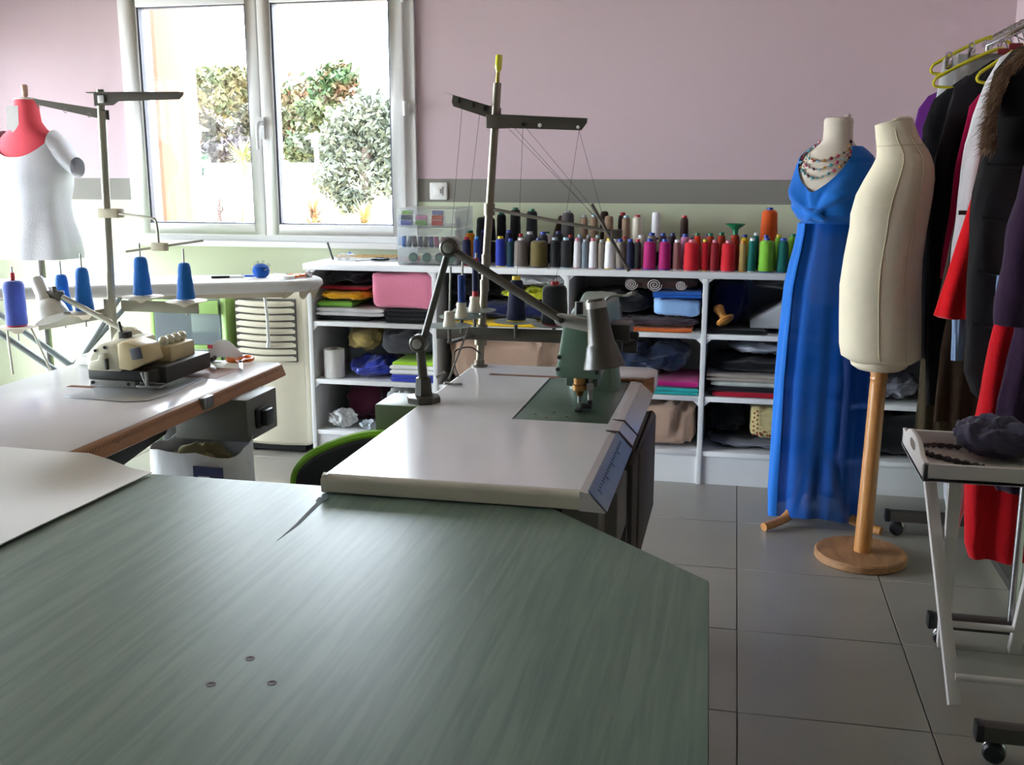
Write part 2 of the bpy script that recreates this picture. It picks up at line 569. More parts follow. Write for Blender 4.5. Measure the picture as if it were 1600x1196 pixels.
def tree(name, label, x, y, z0, zc, h, r, cols, seed, n=3500, size=.12, trunk=.07, group=None, cat='tree', blobs=None, lean=0):
    t = thing(name, label, cat, (x, y, -.22), group)
    rnd = random.Random(seed)
    tips = []
    b = MB()
    b.tube(smooth_path([(x + lean * -.5, y, z0), (x + lean * .1, y, (z0 + zc) / 2), (x + lean * .4, y, zc)], 4), [trunk * (1 - .05 * i) for i in range(9)], 8)
    if blobs is None:
        blobs = [((x, y, zc + h * .2), (r * .7, r * .7, h * .5))]
        for k in range(9):
            an = k * 2.4
            bx, by, bz = x + math.cos(an) * r * .62, y + math.sin(an) * r * .62, zc + rnd.uniform(-.35, .55) * h
            blobs.append(((bx, by, bz), (r * .45, r * .45, h * .28)))
            b.tube([(x + lean * .3, y, zc - h * .2), (x + (bx - x) * .5, y + (by - y) * .5, (zc + bz) / 2), (bx, by, bz)], [trunk * .5, trunk * .35, trunk * .15], 6)
    b.build('trunk', BARK, t)
    leaf_cloud(blobs, n, size, seed).build('foliage', foliage_mat(name + str(seed), *cols), t, smooth=False)
    return t
tree('olive_tree', 'silvery olive tree with leaning trunk outside the right casement', -3.92, 10.5, -.22, 1.62, .95, .62, ((96, 108, 88), (150, 158, 138)), 3, 5200, .045, .085, lean=.12,
     blobs=[((-4.12, 10.5, 1.75), (.30, .3, .34)), ((-3.85, 10.5, 1.95), (.34, .3, .30)), ((-3.62, 10.5, 1.72), (.30, .3, .36)), ((-4.22, 10.4, 1.28), (.26, .3, .26)), ((-3.68, 10.5, 1.30), (.28, .3, .28)), ((-3.95, 10.6, 1.45), (.28, .3, .3)), ((-4.0, 10.4, 1.05), (.24, .2, .16))])
TL = [(-11.3, 20, 2.4, 1.5, 1.6, ((96, 108, 52), (150, 128, 72)), 'autumn tree with yellow and rust leaves behind the garden wall'),
      (-10.6, 24.5, 2.5, 1.5, 1.5, ((70, 104, 50), (120, 124, 64)), 'olive green leafy tree with rust patches behind the garden wall'),
      (-8.6, 20, 2.3, 1.5, 1.1, ((62, 104, 44), (140, 96, 62)), 'green tree with a red creeper side behind the garden wall'),
      (-7.7, 26.5, 2.4, 1.2, 1.3, ((96, 128, 48), (146, 156, 76)), 'yellow-green tree in the gap beside the olive tree'),
      (-5.9, 20.5, 2.0, 1.1, 1.3, ((70, 112, 46), (122, 146, 68)), 'bright green tree half hidden by the olive tree'),
      (-14.6, 23.8, 2.2, 1.4, 1.5, ((90, 104, 60), (136, 130, 80)), 'grey-green tree seen past the tan pillar')]
for k, (x, y, zc, h, r, cols, lb) in enumerate(TL):
    tree('deciduous_tree', lb, x, y, -.22, zc, h, r, cols, 20 + k, 7500, .085, .1, group='trees behind the garden wall')
tree('dark_shrub', 'dark plum coloured shrub just behind the garden wall', -7.6, 14.2, -.22, 1.5, .5, .75, ((70, 50, 60), (90, 84, 66)), 41, 1800, .08, .04, cat='shrub')
tree('dark_shrub', 'dark green shrub behind the wall under the second garden lamp', -5.7, 14.6, -.22, 1.55, .6, .8, ((48, 66, 40), (86, 92, 58)), 42, 1800, .08, .04, cat='shrub')
tree('round_shrub', 'round blue-green shrub rising over the gate pillar', -6.5, 11.2, -.22, 1.45, .4, .42, ((76, 130, 96), (150, 190, 150)), 43, 1500, .05, .03, cat='shrub')
HG = [(-10.2, ((74, 66, 44), (104, 100, 62)), 'brownish hedge shrub behind the wall beside the tan pillar'), (-9.0, ((60, 70, 44), (110, 92, 66)), 'olive brown hedge shrub behind the wall next to the gate pillar'),
      (-7.9, ((70, 56, 48), (98, 104, 62)), 'plum-brown hedge shrub behind the wall near the yucca'), (-6.8, ((48, 76, 40), (110, 120, 60)), 'green hedge shrub behind the wall under the casement handle'),
      (-5.8, ((44, 66, 38), (84, 104, 58)), 'deep green hedge shrub behind the wall beside the olive tree'), (-4.8, ((66, 88, 50), (120, 124, 74)), 'grey-green hedge shrub behind the olive tree crown')]
for k, (x, cols, lb) in enumerate(HG):
    tree('hedge_shrub', lb, x * (1.0 if k % 2 else 1.09), 16.2 if k % 2 else 17.8, -.22, 1.9, .8, .62, cols, 60 + k, 4200, .06, .05, cat='shrub', group='hedge behind the garden wall')
def spiky(name, label, x, y, z0, z1, n, length, m, seed, cat='plant', spread=1.0, trunk=.05):
    t = thing(name, label, cat, (x, y, -.22))
    rnd = random.Random(seed)
    MB().tube([(x, y, -.22), (x, y, z1)], [trunk, trunk * .8], 8).build('stem', BARK, t)
    b = MB()
    for k in range(n):
        an = rnd.uniform(0, 6.28); el = rnd.uniform(-.3, 1.3)
        d = Vector((math.cos(an) * math.cos(el) * spread, math.sin(an) * math.cos(el) * spread, math.sin(el)))
        z = rnd.uniform(z0, z1)
        p = Vector((x, y, z)); q = p + d * length * rnd.uniform(.7, 1.1) - Vector((0, 0, .1 * length))
        s = d.cross(Vector((0, 0, 1))).normalized() * length * .05
        mid = (p + q) / 2 + Vector((0, 0, .08 * length))
        b.add([p - s * .4, p + s * .4, mid + s, q, mid - s], [(0, 1, 2, 4), (4, 2, 3)])
    b.build('blade', m, t, smooth=False)
    return t
spiky('yucca', 'spiky yellow-green yucca in front of the garden wall', -4.52, 9.0, 1.38, 1.5, 70, .25, foliage_mat('yucca_leaf', (140, 165, 70), (205, 205, 120)), 5)
spiky('dry_plant', 'dry purplish branching plant below the yucca', -4.25, 8.0, .75, 1.15, 60, .22, foliage_mat('dry_leaf', (130, 96, 110), (180, 150, 150)), 6, trunk=.012)
spiky('ornamental_grass', 'reddish dry ornamental grass below the second garden lamp', -3.42, 8.0, .85, 1.05, 110, .24, foliage_mat('dry_grass', (190, 130, 100), (226, 190, 130)), 7, trunk=.02)
spiky('ornamental_grass', 'golden dry ornamental grass at the foot of the olive tree', -2.98, 8.0, .8, 1.0, 110, .24, foliage_mat('gold_grass', (205, 160, 90), (240, 214, 150)), 8, trunk=.02)
spiky('ornamental_grass', 'golden dry ornamental grass beside the purplish plant', -3.86, 7.6, .8, .98, 70, .2, foliage_mat('gold_grass_b', (205, 160, 90), (240, 214, 150)), 9, trunk=.02)
# ------------------------------------------------------------------ cutting table in the foreground
GREENWOOD = wood('green_laminate', (96, 116, 105), (112, 131, 117), scale=4.2, stretch=(17, .8, 17), rough=.38, dist=.9, spec=.26)
EDGE = mat('dark_edge', (58, 60, 52), .5)
METAL = mat('grey_steel', (138, 138, 134), .35, metal=.85)
DSTEEL = mat('dark_steel', (62, 60, 58), .45, metal=.5)
BLACK = mat('black_plastic', (24, 24, 26), .4)
ct = thing('cutting_table', 'large green wood-grain cutting table with a chamfered corner', 'table', (-1.0, 1.1, 0))
poly = [(-2.3, .25), (0.0, .25), (-.012, 1.09), (-.030, 1.640), (-.385, 1.985), (-.83, 1.99), (-1.40, 1.99), (-1.40, 1.925), (-2.3, 1.925)]
MB().prism(poly, .722, .7485).build('tabletop', GREENWOOD, ct, smooth=False)
inner = [(-2.299, .249), (.0012, .249), (-.0108, 1.0905), (-.0288, 1.6405), (-.3845, 1.9862), (-.83, 1.991), (-1.401, 1.991), (-1.401, 1.926), (-2.301, 1.926)]
MB().prism(inner, .7215, .7465).build('edge_band', EDGE, ct, smooth=False)
for x, y in ((-.12, .4), (-.45, 1.75), (-2.2, .4), (-2.2, 1.80)):
    MB().box(x - .03, x + .03, y - .03, y + .03, 0, .722).build('leg', METAL, ct, bevel=.004)
for x, y in ((-.643, 1.223), (-.583, 1.165), (-.66, 1.144)):
    MB().lathe([(0, .7484), (.0065, .7484), (.0065, .7489), (.004, .7489), (.0035, .7487), (0, .7487)], (x, y, 0), n=14).build('screw', mat('rusty_screw', (62, 42, 36), .6, metal=.4), ct)
b = MB()
b.prism([(-.828, 1.936), (-.815, 1.936), (-.802, 1.75), (-.806, 1.66), (-.810, 1.75)], .7485, .7489)
b.prism([(-.832, 1.915), (-.808, 1.915), (-.812, 1.885), (-.828, 1.89)], .7489, .7492)
b.build('tape_strip', mat('grey_tape', (112, 120, 124), .8, spec=.15), ct)

# white sheet lying over the tables at the left
SHEET = mat('white_sheet', (232, 230, 226), .45, var=.03, scale=4)
def sheet_pt(u, v):
    # u: right edge -> left, v: near -> far
    xr = -1.318 + .063 * v
    x = xr + (-2.35 - xr) * u
    yfar = 1.984 - .03 * min(u / .16, 1) + .05 * max(0, (u - .16))
    y = .55 + (yfar - .55) * v
    rise = max(0, min(1, (v - .86) / .14)) * max(0, min(1, u / .14))
    rise = rise * rise * (3 - 2 * rise)
    z = .7525 + .0435 * rise + .0012 * noise.noise((x * 5, y * 5, 0))
    return (x, y, z)
ws = MB().grid(sheet_pt, 24, 30).build('white_sheet', SHEET, solid=.0025)
tag(ws, 'large white sheet lying over the green table and the brown-edged table', 'sheet')

# ------------------------------------------------------------------ sewing tables
LAM = mat('white_laminate', (222, 219, 222), .17, var=.02, scale=6)
LAMEDGE = mat('laminate_edge', (226, 222, 208), .4, var=.03)
BROWNWOOD = wood('brown_edge_wood', (120, 74, 46), (158, 104, 66), scale=3, stretch=(12, 1, 12), rough=.5)
RULERM = mat('tape_measure_brown', (170, 122, 86), .5, var=.08)
def steel_legs(t, x0, x1, y0, y1, ztop):
    for y in (y0, y1):
        b = MB()
        b.box(x0 + .05, x1 - .05, y - .03, y + .03, 0.02, .07)
        b.box((x0 + x1) / 2 - .04, (x0 + x1) / 2 + .04, y - .025, y + .025, .07, ztop - .06)
        b.box(x0 + .06, x1 - .06, y - .03, y + .03, ztop - .06, ztop)
        b.build('leg', DSTEEL, t, bevel=.004)
    MB().box((x0 + x1) / 2 - .02, (x0 + x1) / 2 + .02, y0, y1, .14, .18).build('stretcher', DSTEEL, t, bevel=.003)

# table of the green machine: top with a cut-out for the machine bed
st = thing('sewing_table', 'white laminate sewing table with rounded edge and blue-grey steel ruler strip', 'table', (-.55, 2.57, 0))
ZT, TH = .79, .04
X0, X1, Y0, Y1 = -.826, -.292, 1.952, 3.205
CX0, CX1, CY0, CY1 = -.552, -.306, 2.498, 3.032      # cut-out
b = MB()
b.box(X0, CX0, Y0, Y1, ZT - TH, ZT).box(CX0, X1, Y0, CY0, ZT - TH, ZT).box(CX0, X1, CY1, Y1, ZT - TH, ZT).box(CX1, X1, CY0, CY1, ZT - TH, ZT)
top = b.build('tabletop', LAM, st, smooth=False)
def edge_profile(o, sgn):
    pts = [(o - sgn * -.001, ZT - TH + .0005), (o + sgn * .008, ZT - TH + .0005), (o + sgn * .011, ZT - TH + .003)]
    for k in range(9):
        a_ = PI / 2 * k / 8
        pts.append((o + sgn * (-.003 + .015 * math.cos(a_)), ZT - .015 + .015 * math.sin(a_)))
    return pts + [(o - sgn * .004, ZT - .0002)]
b = MB()
b.prism(edge_profile(X0, -1), Y0 - .010, Y1, 'xz')
b.build('edge_band', LAMEDGE, st, angle=30)
b = MB()
b.prism(edge_profile(Y0, -1), X0 - .010, X1 + .004, 'yz')
b.build('edge_band', LAMEDGE, st, angle=30)
# sloping front strip with steel ruler
b = MB()
b.prism([(X1, ZT), (X1 + .018, ZT - .003), (X1 + .052, ZT - TH - .002), (X1, ZT - TH)], Y0 - .012, 3.10, 'xz')
b.build('front_strip', LAM, st)
b = MB()
b.prism([(X1 + .016, ZT + .0006), (X1 + .021, ZT - .001), (X1 + .0555, ZT - TH + .001), (X1 + .0535, ZT - TH - .001)], Y0 - .008, 2.42, 'xz')
b.build('steel_ruler', mat('blue_steel', (120, 138, 162), .32, metal=.7, var=.15, scale=8), st)
b = MB()
for k in range(20):
    y = 1.99 + k * .02
    l = .006 if k % 5 else .013
    b.prism([(X1 + .030, ZT - .0085), (X1 + .030 + l * .72, ZT - .0085 - l * .85), (X1 + .0305 + l * .72, ZT - .0075 - l * .85), (X1 + .0315, ZT - .0075)], y, y + .0008, 'xz')
b.build('ruler_mark', BLACK, st, smooth=False)
for ya, yb in ((2.42, 2.432), (2.54, 2.546)):
    b = MB()
    b.prism([(X1 - .01, ZT + .0015), (X1 + .022, ZT + .0005), (X1 + .0585, ZT - TH + .002), (X1 + .056, ZT - TH + .001), (X1 + .02, ZT - .002)], ya, yb, 'xz')
    b.build('strap', mat('strap_brown', (70, 52, 44), .7), st)
b = MB()
b.prism([(-.44, 3.045), (-.262, 3.045), (-.236, 3.09), (-.236, 3.17), (-.262, 3.205), (-.44, 3.205)], ZT - TH, ZT + .012)
b.build('corner_block', LAM, st, bevel=.006)
b = MB()
b.prism([(-.40, 3.032), (-.268, 3.032), (-.240, 3.060), (-.240, 3.085), (-.268, 3.048), (-.40, 3.046)], ZT - TH, ZT + .006)
b.build('wood_lip', BROWNWOOD, st)
MB().box(-.742, -.44, 3.034, 3.058, ZT - .02, ZT + .0006).build('slot', mat('slot_wood', (120, 66, 36), .6), st)
steel_legs(st, -.80, -.25, 2.10, 3.05, ZT - TH)
# under-table drive: belt guard, motor and knee bar
MB().box(-.34, -.262, 2.02, 2.12, .54, ZT - TH).box(-.300, -.235, 2.12, 2.30, .60, .735).build('motor_bracket', mat('bracket_grey', (104, 98, 92), .5), st, bevel=.006)
MB().box(-.285, -.215, 2.42, 2.86, .46, .745).build('belt_guard', mat('guard_brown', (52, 44, 42), .6), st, bevel=.012)
MB().prism([(2.30, .745), (2.86, .745), (2.75, .54), (2.42, .42), (2.30, .50)], -.235, -.222, 'yz').build('knee_plate', mat('guard_brown2', (46, 38, 36), .6), st, bevel=.003)
MB().lathe([(0, 0), (.09, 0), (.105, .02), (.105, .2), (.09, .24), (.03, .25), (.03, .3), (0, .3)], (-.50, 2.50, .56), (0, 1, 0)).build('motor', mat('motor_green', (84, 96, 84), .5), st)
# olive switch box on the left side of the table
MB().box(-.985, -.846, 2.68, 2.84, .60, .765).build('switch_box', mat('olive_box', (102, 116, 84), .45, var=.04), st, bevel=.004)

# overlock table
ot = thing('overlock_table', 'white laminate sewing table with a brown tape-measure edge', 'table', (-1.78, 2.5, 0))
MB().box(-2.10, -1.458, 1.935, 3.085, ZT - .034, ZT).build('tabletop', LAM, ot, bevel=.002)
b = MB()
b.prism([(-1.458, ZT - .0005), (-1.449, ZT - .006), (-1.436, ZT - .040), (-1.446, ZT - .046), (-1.458, ZT - .046)], 1.935, 3.085, 'xz')
ed = b.build('tape_measure_edge', RULERM, ot, bevel=.002)
b = MB()
for k in range(110):
    y = 1.95 + k * .01
    l = .008 if k % 10 else (.018 if k % 5 else .012)
    x = -1.4465
    b.prism([(x, ZT - .0115), (x + l * .38, ZT - .0115 - l), (x + .0005 + l * .38, ZT - .0112 - l), (x + .0008, ZT - .0112)], y, y + .0009, 'xz')
b.build('ruler_mark', BLACK, ed, smooth=False)
MB().box(-1.4515, -1.4325, 2.545, 2.60, ZT - .034, ZT - .001).box(-1.445, -1.430, 2.56, 2.585, ZT - .03, ZT - .006).build('clip', METAL, ot, bevel=.002)
b = MB()
b.prism([(-1.815, 2.470), (-1.62, 2.452), (-1.565, 2.475), (-1.55, 2.56), (-1.57, 2.80), (-1.80, 2.70)], ZT, ZT + .0035)
b.build('machine_plate', mat('brushed_plate', (176, 178, 182), .3, metal=.7), ot, bevel=.001)
MB().box(-1.90, -1.80, 2.60, 2.622, ZT - .01, ZT + .0008).build('slot', mat('slot_wood', (120, 66, 36), .6), ot)
MB().box(-1.64, -1.53, 2.80, 2.96, ZT - .012, ZT + .0006).build('slot', mat('slot_wood', (120, 66, 36), .6), ot)
steel_legs(ot, -2.08, -1.48, 2.05, 2.98, ZT - .034)
MB().box(-1.62, -1.385, 2.70, 2.90, .625, .752).build('switch_box', mat('motor_grey', (112, 112, 106), .5), ot, bevel=.006)
MB().box(-1.385, -1.37, 2.745, 2.825, .655, .715).box(-1.372, -1.352, 2.76, 2.81, .66, .71).build('switch_knob', BLACK, ot, bevel=.006)
MB().lathe([(0, 0), (.08, 0), (.095, .02), (.095, .18), (.08, .2), (0, .2)], (-1.74, 2.20, .62), (0, 1, 0)).build('motor', mat('motor_dark', (48, 46, 46), .5), ot)
MB().prism([(2.10, .755), (2.7, .755), (2.62, .66), (2.2, .60), (2.05, .68)], -1.66, -1.60, 'yz').build('belt_guard', mat('guard_dark', (44, 40, 40), .6), ot, bevel=.004)

# ------------------------------------------------------------------ open shelf unit along the back wall
SHW = mat('shelf_white', (226, 226, 226), .4, var=.02)
sh = thing('shelf_unit', 'long white open shelf unit with thread cones on top', 'shelf', (-.46, 4.84, 0))
SY0, SY1 = 4.60, 5.075
DIV = [-2.005, -1.385, -.763, -.148, .472, 1.085]
MB().box(-2.03, 1.10, SY0 - .008, SY1, .937, .965).build('worktop', SHW, sh, bevel=.0015)
for x in DIV:
    MB().box(x - .011, x + .011, SY0, SY1, 0, .937).build('divider', SHW, sh, bevel=.001)
for i in range(5):
    xa, xb = DIV[i] + .011, DIV[i + 1] - .011
    for z in (.668, .385, .132):
        MB().box(xa, xb, SY0 + .004, SY1, z, z + .022).build('shelf_board', SHW, sh, bevel=.001)
    MB().box(xa, xb, SY0 + .012, SY0 + .028, 0, .132).build('plinth', SHW, sh)
    MB().box(xa, xb, SY1 - .006, SY1, .154, .937).build('back_panel', SHW, sh)
    for z in (.937, .668, .385):
        for x, s in ((xa, 1), (xb, -1)):
            MB().prism([(x, z), (x + s * .024, z), (x, z - .024)], SY0 + .004, SY0 + .018, 'xz').build('corner_bracket', SHW, sh)

# ------------------------------------------------------------------ portable air conditioner
AC = mat('cream_plastic', (214, 206, 184), .45, var=.02)
ACD = mat('louver_dark', (70, 66, 58), .7)
ac = thing('air_conditioner', 'cream portable air conditioner with curved louvers beside the shelf', 'air conditioner', (-2.25, 4.84, 0))
b = MB()
pts = lambda z, g: [(-2.445 - g, 4.70, z), (-2.43 - g, 4.672 - g, z), (-2.30, 4.655 - g, z), (-2.20, 4.655 - g, z), (-2.075 + g, 4.672 - g, z), (-2.06 + g, 4.70, z), (-2.06 + g, 5.0, z), (-2.09 + g, 5.04, z), (-2.41 - g, 5.04, z), (-2.445 - g, 5.0, z)]
b.loft([pts(.045, -.012), pts(.06, 0), pts(.46, 0)], True, True)
b.loft([pts(.46, 0), pts(.80, 0), pts(.83, -.015)], True, True)
b.build('body', AC, ac, bevel=.004)
MB().box(-2.418, -2.105, 4.649, 4.70, .475, .785).build('grille_recess', ACD, ac)
for k in range(9):
    z = .480 + k * .0338
    rr = []
    for i in range(15):
        u = i / 14
        x = -2.416 + .309 * u
        yo, zo = 4.650 - .016 * math.sin(PI * u), -.006 * math.sin(PI * u)
        rr.append([(x, yo, z + zo + .002), (x, yo - .004, z + zo + .010), (x, yo + .002, z + zo + .026), (x, yo + .016, z + zo + .029), (x, yo + .016, z + zo + .003)])
    MB().loft(rr).build('louver', AC, ac, angle=50)
MB().box(-2.40, -2.10, 4.70, 5.0, .012, .046).build('base', BLACK, ac)
for x in (-2.38, -2.12):
    for y in (4.72, 4.98):
        MB().lathe([(0, -.012), (.02, -.012), (.022, 0), (.02, .012), (0, .012)], (x, y, .022), (1, 0, 0), 12).build('castor', BLACK, ac)
rb = MB().tube(smooth_path([(-2.235, 4.60, .80), (-2.233, 4.612, .70), (-2.236, 4.618, .62), (-2.232, 4.615, .585), (-2.24, 4.62, .55)], 5), [.008] * 16 + [.011] * 5, 8).build('cover_tie', cloth('tie_white', (222, 220, 214)), None)
tag(rb, 'white cloth tie hanging down in front of the louvers', 'tie')

# ------------------------------------------------------------------ ironing board
BOARD = cloth('board_cover', (214, 212, 208), .05)
ib = thing('ironing_board', 'long ironing board with pale grey cover near the window', 'ironing board', (-2.5, 4.2, 0))
C0, C1 = Vector((-2.02, 4.40, 0)), Vector((-3.62, 3.72, 0))
ax = (C1 - C0).normalized(); nx = Vector((-ax.y, ax.x, 0))
L = (C1 - C0).length
outline = []
for k in range(13):
    an = -PI / 2 + PI * k / 12
    outline.append(C0 - ax * .155 * math.cos(an) + nx * .17 * math.sin(an))
outline += [C1 + nx * .20, C1 - nx * .20]
def board_ring(z, g):
    c = (C0 + C1) / 2
    out = []
    for p in outline:
        d = (p - c).normalized()
        out.append((p.x + d.x * g, p.y + d.y * g, z))
    return out
b = MB()
b.loft([board_ring(.868, -.035), board_ring(.872, -.012), board_ring(.890, .004), board_ring(.910, .0), board_ring(.918, -.014), board_ring(.920, -.05)])
b.build('padded_top', BOARD, ib, angle=60)
b = MB()
def skirt(u, v):
    i = u * (len(outline) - 1); k = int(min(i, len(outline) - 2)); f = i - k
    p = outline[k] * (1 - f) + outline[k + 1] * f
    c = (C0 + C1) / 2
    d = (p - c).normalized()
    z = .885 - v * (.032 + .022 * noise.noise((u * 22, .3, 0)) + .012 * math.sin(u * 40))
    g = -.004 - .03 * v + .004 * math.sin(u * 90)
    return (p.x + d.x * g, p.y + d.y * g, z)
b.grid(skirt, 150, 4)
b.build('cover_hem', cloth('board_hem', (196, 184, 160)), ib, solid=.003)
GREYM = mat('board_leg', (150, 160, 162), .4, metal=.3)
for (xa, ya), (xb, yb) in (((-2.62, 4.0), (-3.35, 4.15)), ((-2.70, 4.30), (-3.43, 4.0)), ((-3.30, 3.78), (-2.45, 4.28)), ((-3.36, 3.98), (-2.52, 4.42))):
    MB().cyl((xa, ya, .868), (xb, yb, .02), .014, n=10).build('leg', GREYM, ib)
MB().cyl((-3.35, 4.16, .02), (-3.43, 3.98, .02), .014, n=10).build('foot_bar', GREYM, ib)
MB().cyl((-2.45, 4.27, .02), (-2.52, 4.43, .02), .014, n=10).build('foot_bar', GREYM, ib)

# ------------------------------------------------------------------ green drawer tower under the ironing board
GP = mat('lime_plastic', (168, 206, 122), .4, var=.03)
FROST = glass_mat('frosted_drawer', (.78, .84, .88), .6, .35, .2, (.62, .68, .74))
dt = thing('drawer_tower', 'lime green plastic drawer tower with frosted drawers under the ironing board', 'drawers', (-2.66, 4.80, 0))
b = MB()
gx0, gx1, gy0, gy1 = -2.90, -2.475, 4.66, 5.02
for x in (gx0, gx1 - .03):
    b.box(x, x + .03, gy0, gy1, .01, .80)
for z in (.01, .265, .52, .775):
    b.box(gx0 + .03, gx1 - .03, gy0, gy1, z, z + .022)
b.build('frame', GP, dt, bevel=.004)
for z in (.035, .29, .545):
    d = MB()
    d.box(gx0 + .034, gx1 - .034, gy0 - .004, gy0 + .004, z, z + .225).box(gx0 + .034, gx0 + .038, gy0, gy1 - .02, z, z + .20).box(gx1 - .038, gx1 - .034, gy0, gy1 - .02, z, z + .20).box(gx0 + .034, gx1 - .034, gy0, gy1 - .02, z, z + .004)
    dr = d.build('drawer', FROST, dt)
    MB().box(gx0 + .034, gx1 - .034, gy0 - .016, gy0 - .003, z + .155, z + .222).build('drawer_rim', GP, dr, bevel=.004)
    MB().box(-2.75, -2.64, gy0 - .0175, gy0 - .014, z + .178, z + .202).build('pull', mat('pull_shade', (112, 138, 82), .6), dr)
# ------------------------------------------------------------------ thread cones
def cone_verts(b, x, y, z, r0, r1, h, shoulder=.1):
    n = 22
    prof = [(r0 * .96, 0), (r0, .003)]
    for k in range(1, 7):
        t = k / 7
        prof.append((r0 + (r1 - r0) * t + .0006 * math.sin(k * 2.3), h * (1 - shoulder) * t))
    prof += [(r1, h * (1 - shoulder)), (r1 * .86, h * (1 - shoulder * .3)), (r1 * .5, h)]
    b.lathe(prof, (x, y, z), n=n)
CAPS = {'blue': (38, 66, 170), 'yellow': (226, 196, 40), 'pink': (206, 120, 140), 'white': (228, 228, 230), 'red': (186, 32, 44), 'green': (20, 120, 84), 'grey': (150, 160, 168), 'lightblue': (64, 142, 214), 'navy': (30, 40, 96), 'purple': (70, 40, 96), 'orange': (226, 140, 40), 'paleblue': (168, 206, 220)}
COLS = {'navy': (26, 30, 66), 'royal blue': (22, 44, 150), 'mid blue': (28, 56, 128), 'dark teal': (14, 56, 72), 'taupe grey': (112, 102, 98), 'olive': (98, 84, 40), 'black': (28, 28, 32), 'white': (236, 234, 238), 'blue-grey': (120, 132, 144), 'warm grey': (140, 130, 120), 'magenta': (168, 18, 104), 'dusty rose': (140, 92, 92), 'bright red': (206, 16, 36), 'dark red': (142, 14, 30), 'gold': (190, 160, 96), 'teal green': (0, 106, 96), 'lime green': (124, 186, 52), 'charcoal': (82, 78, 80), 'amber': (220, 140, 20), 'dark grey': (72, 72, 76), 'cream': (222, 212, 196), 'beige': (150, 124, 102), 'dark brown': (58, 36, 30), 'brown': (74, 50, 36), 'orange': (214, 84, 16), 'pink': (214, 134, 170), 'scarlet': (220, 58, 18), 'yellow': (232, 204, 40), 'rust': (176, 52, 20), 'pale green': (176, 190, 90), 'plum': (50, 30, 46), 'deep green': (0, 96, 72), 'sky blue': (28, 112, 200), 'blue violet': (66, 84, 170)}
def cone(colour, x, y, z, r0, r1, h, cap, label, group, cap_h=.010, cap_r=None, base=True, tilt=None, parts=True):
    t = thing('thread_cone', label, 'thread cone', (x, y, z), group)
    b = MB()
    cone_verts(b, x, y, z + (.004 if base else 0), r0, r1, h - .004)
    b.build('wound_thread', thread('thread_' + colour.replace(' ', '_'), COLS[colour]), t, angle=60)
    if cap:
        cm = mat('cap_' + cap, CAPS[cap], .4, var=.02)
        rc = cap_r or min(r1 * .62, .013)
        MB().lathe([(0, h - .006), (rc, h - .006), (rc * 1.05, h + cap_h * .4), (rc, h + cap_h), (rc * .6, h + cap_h), (rc * .55, h + cap_h * .2), (0, h + cap_h * .2)], (x, y, z), n=14).build('core_tip', cm, t)
        if base:
            MB().lathe([(0, 0), (r0 * .93, 0), (r0 * .95, .006), (0, .006)], (x, y, z), n=16).build('core_base', cm, t)
    if tilt:
        t.rotation_euler = tilt
    return t

SHZ = .965
G = 'thread cones on the shelf unit'
PX = 4.66
def fx(px):            # spacing along the front row, measured on the photograph
    return -1.2636 + (px - 715) * .002935
FRONT = [
 (722, 15, 'navy', 'red', .122, 'navy thread cone with red cap at the front beside the clear drawer box'),
 (738.5, 12, 'mid blue', 'lightblue', .126, 'slim blue thread cone with light blue cap behind the thread stand pole'),
 (777, 17, 'royal blue', 'yellow', .128, 'royal blue thread cone with yellow cap and yellow base'),
 (793, 13, 'dark teal', 'blue', .118, 'dark teal thread cone squeezed between royal blue and taupe cones'),
 (809.5, 23, 'taupe grey', 'white', .122, 'wide taupe grey thread cone left of the olive one'),
 (838, 29, 'olive', 'navy', .122, 'widest olive brown thread cone in the front row'),
 (863, 16, 'black', 'grey', .126, 'black thread cone with grey cap beside the olive cone'),
 (880.5, 18, 'black', 'paleblue', .126, 'black thread cone with pale blue cap beside a slim white cone'),
 (898, 13, 'white', 'pink', .124, 'slim white thread cone with pink cap next to a black cone'),
 (910, 11, 'blue-grey', 'grey', .120, 'slim blue-grey thread cone between two white cones'),
 (922.5, 14, 'white', 'pink', .124, 'slim white thread cone with pink cap next to a warm grey cone'),
 (935.5, 11, 'warm grey', 'grey', .120, 'slim warm grey thread cone left of the white cone with yellow tip'),
 (948, 17, 'white', 'yellow', .126, 'tapered white thread cone with yellow tip and base'),
 (964.5, 15, 'warm grey', 'blue', .124, 'warm grey thread cone right of the white cone with yellow tip'),
 (979.5, 13, 'navy', 'blue', .124, 'navy thread cone with blue cap next to a black one'),
 (991, 11, 'black', 'red', .124, 'slim black thread cone next to the magenta cones'),
 (1009, 20, 'magenta', 'blue', .126, 'magenta thread cone standing beside a black cone'),
 (1032, 20, 'magenta', 'blue', .126, 'magenta thread cone standing beside the dusty rose cone'),
 (1050, 13, 'dusty rose', 'white', .124, 'dusty rose thread cone between magenta and red'),
 (1072, 25, 'bright red', 'pink', .126, 'wide bright red thread cone beside the dusty rose cone'),
 (1091.5, 12, 'bright red', 'yellow', .128, 'slim red thread cone with yellow cap and base'),
 (1106, 14, 'dark red', 'pink', .126, 'dark red thread cone between two bright red ones'),
 (1126, 23, 'bright red', 'pink', .124, 'wide bright red thread cone beside the gold one'),
 (1147, 12, 'gold', 'orange', .124, 'slim gold thread cone with orange base'),
 (1160.5, 14, 'teal green', 'white', .136, 'slim teal green thread cone with white base beside the gold one'),
 (1181.5, 24, 'lime green', 'blue', .138, 'wide lime green thread cone between two teal ones'),
 (1205, 18, 'teal green', 'blue', .138, 'teal green thread cone with blue cap beside the charcoal one'),
 (1228, 22, 'charcoal', 'orange', .112, 'low charcoal thread cone at the end beside the blue dress')]
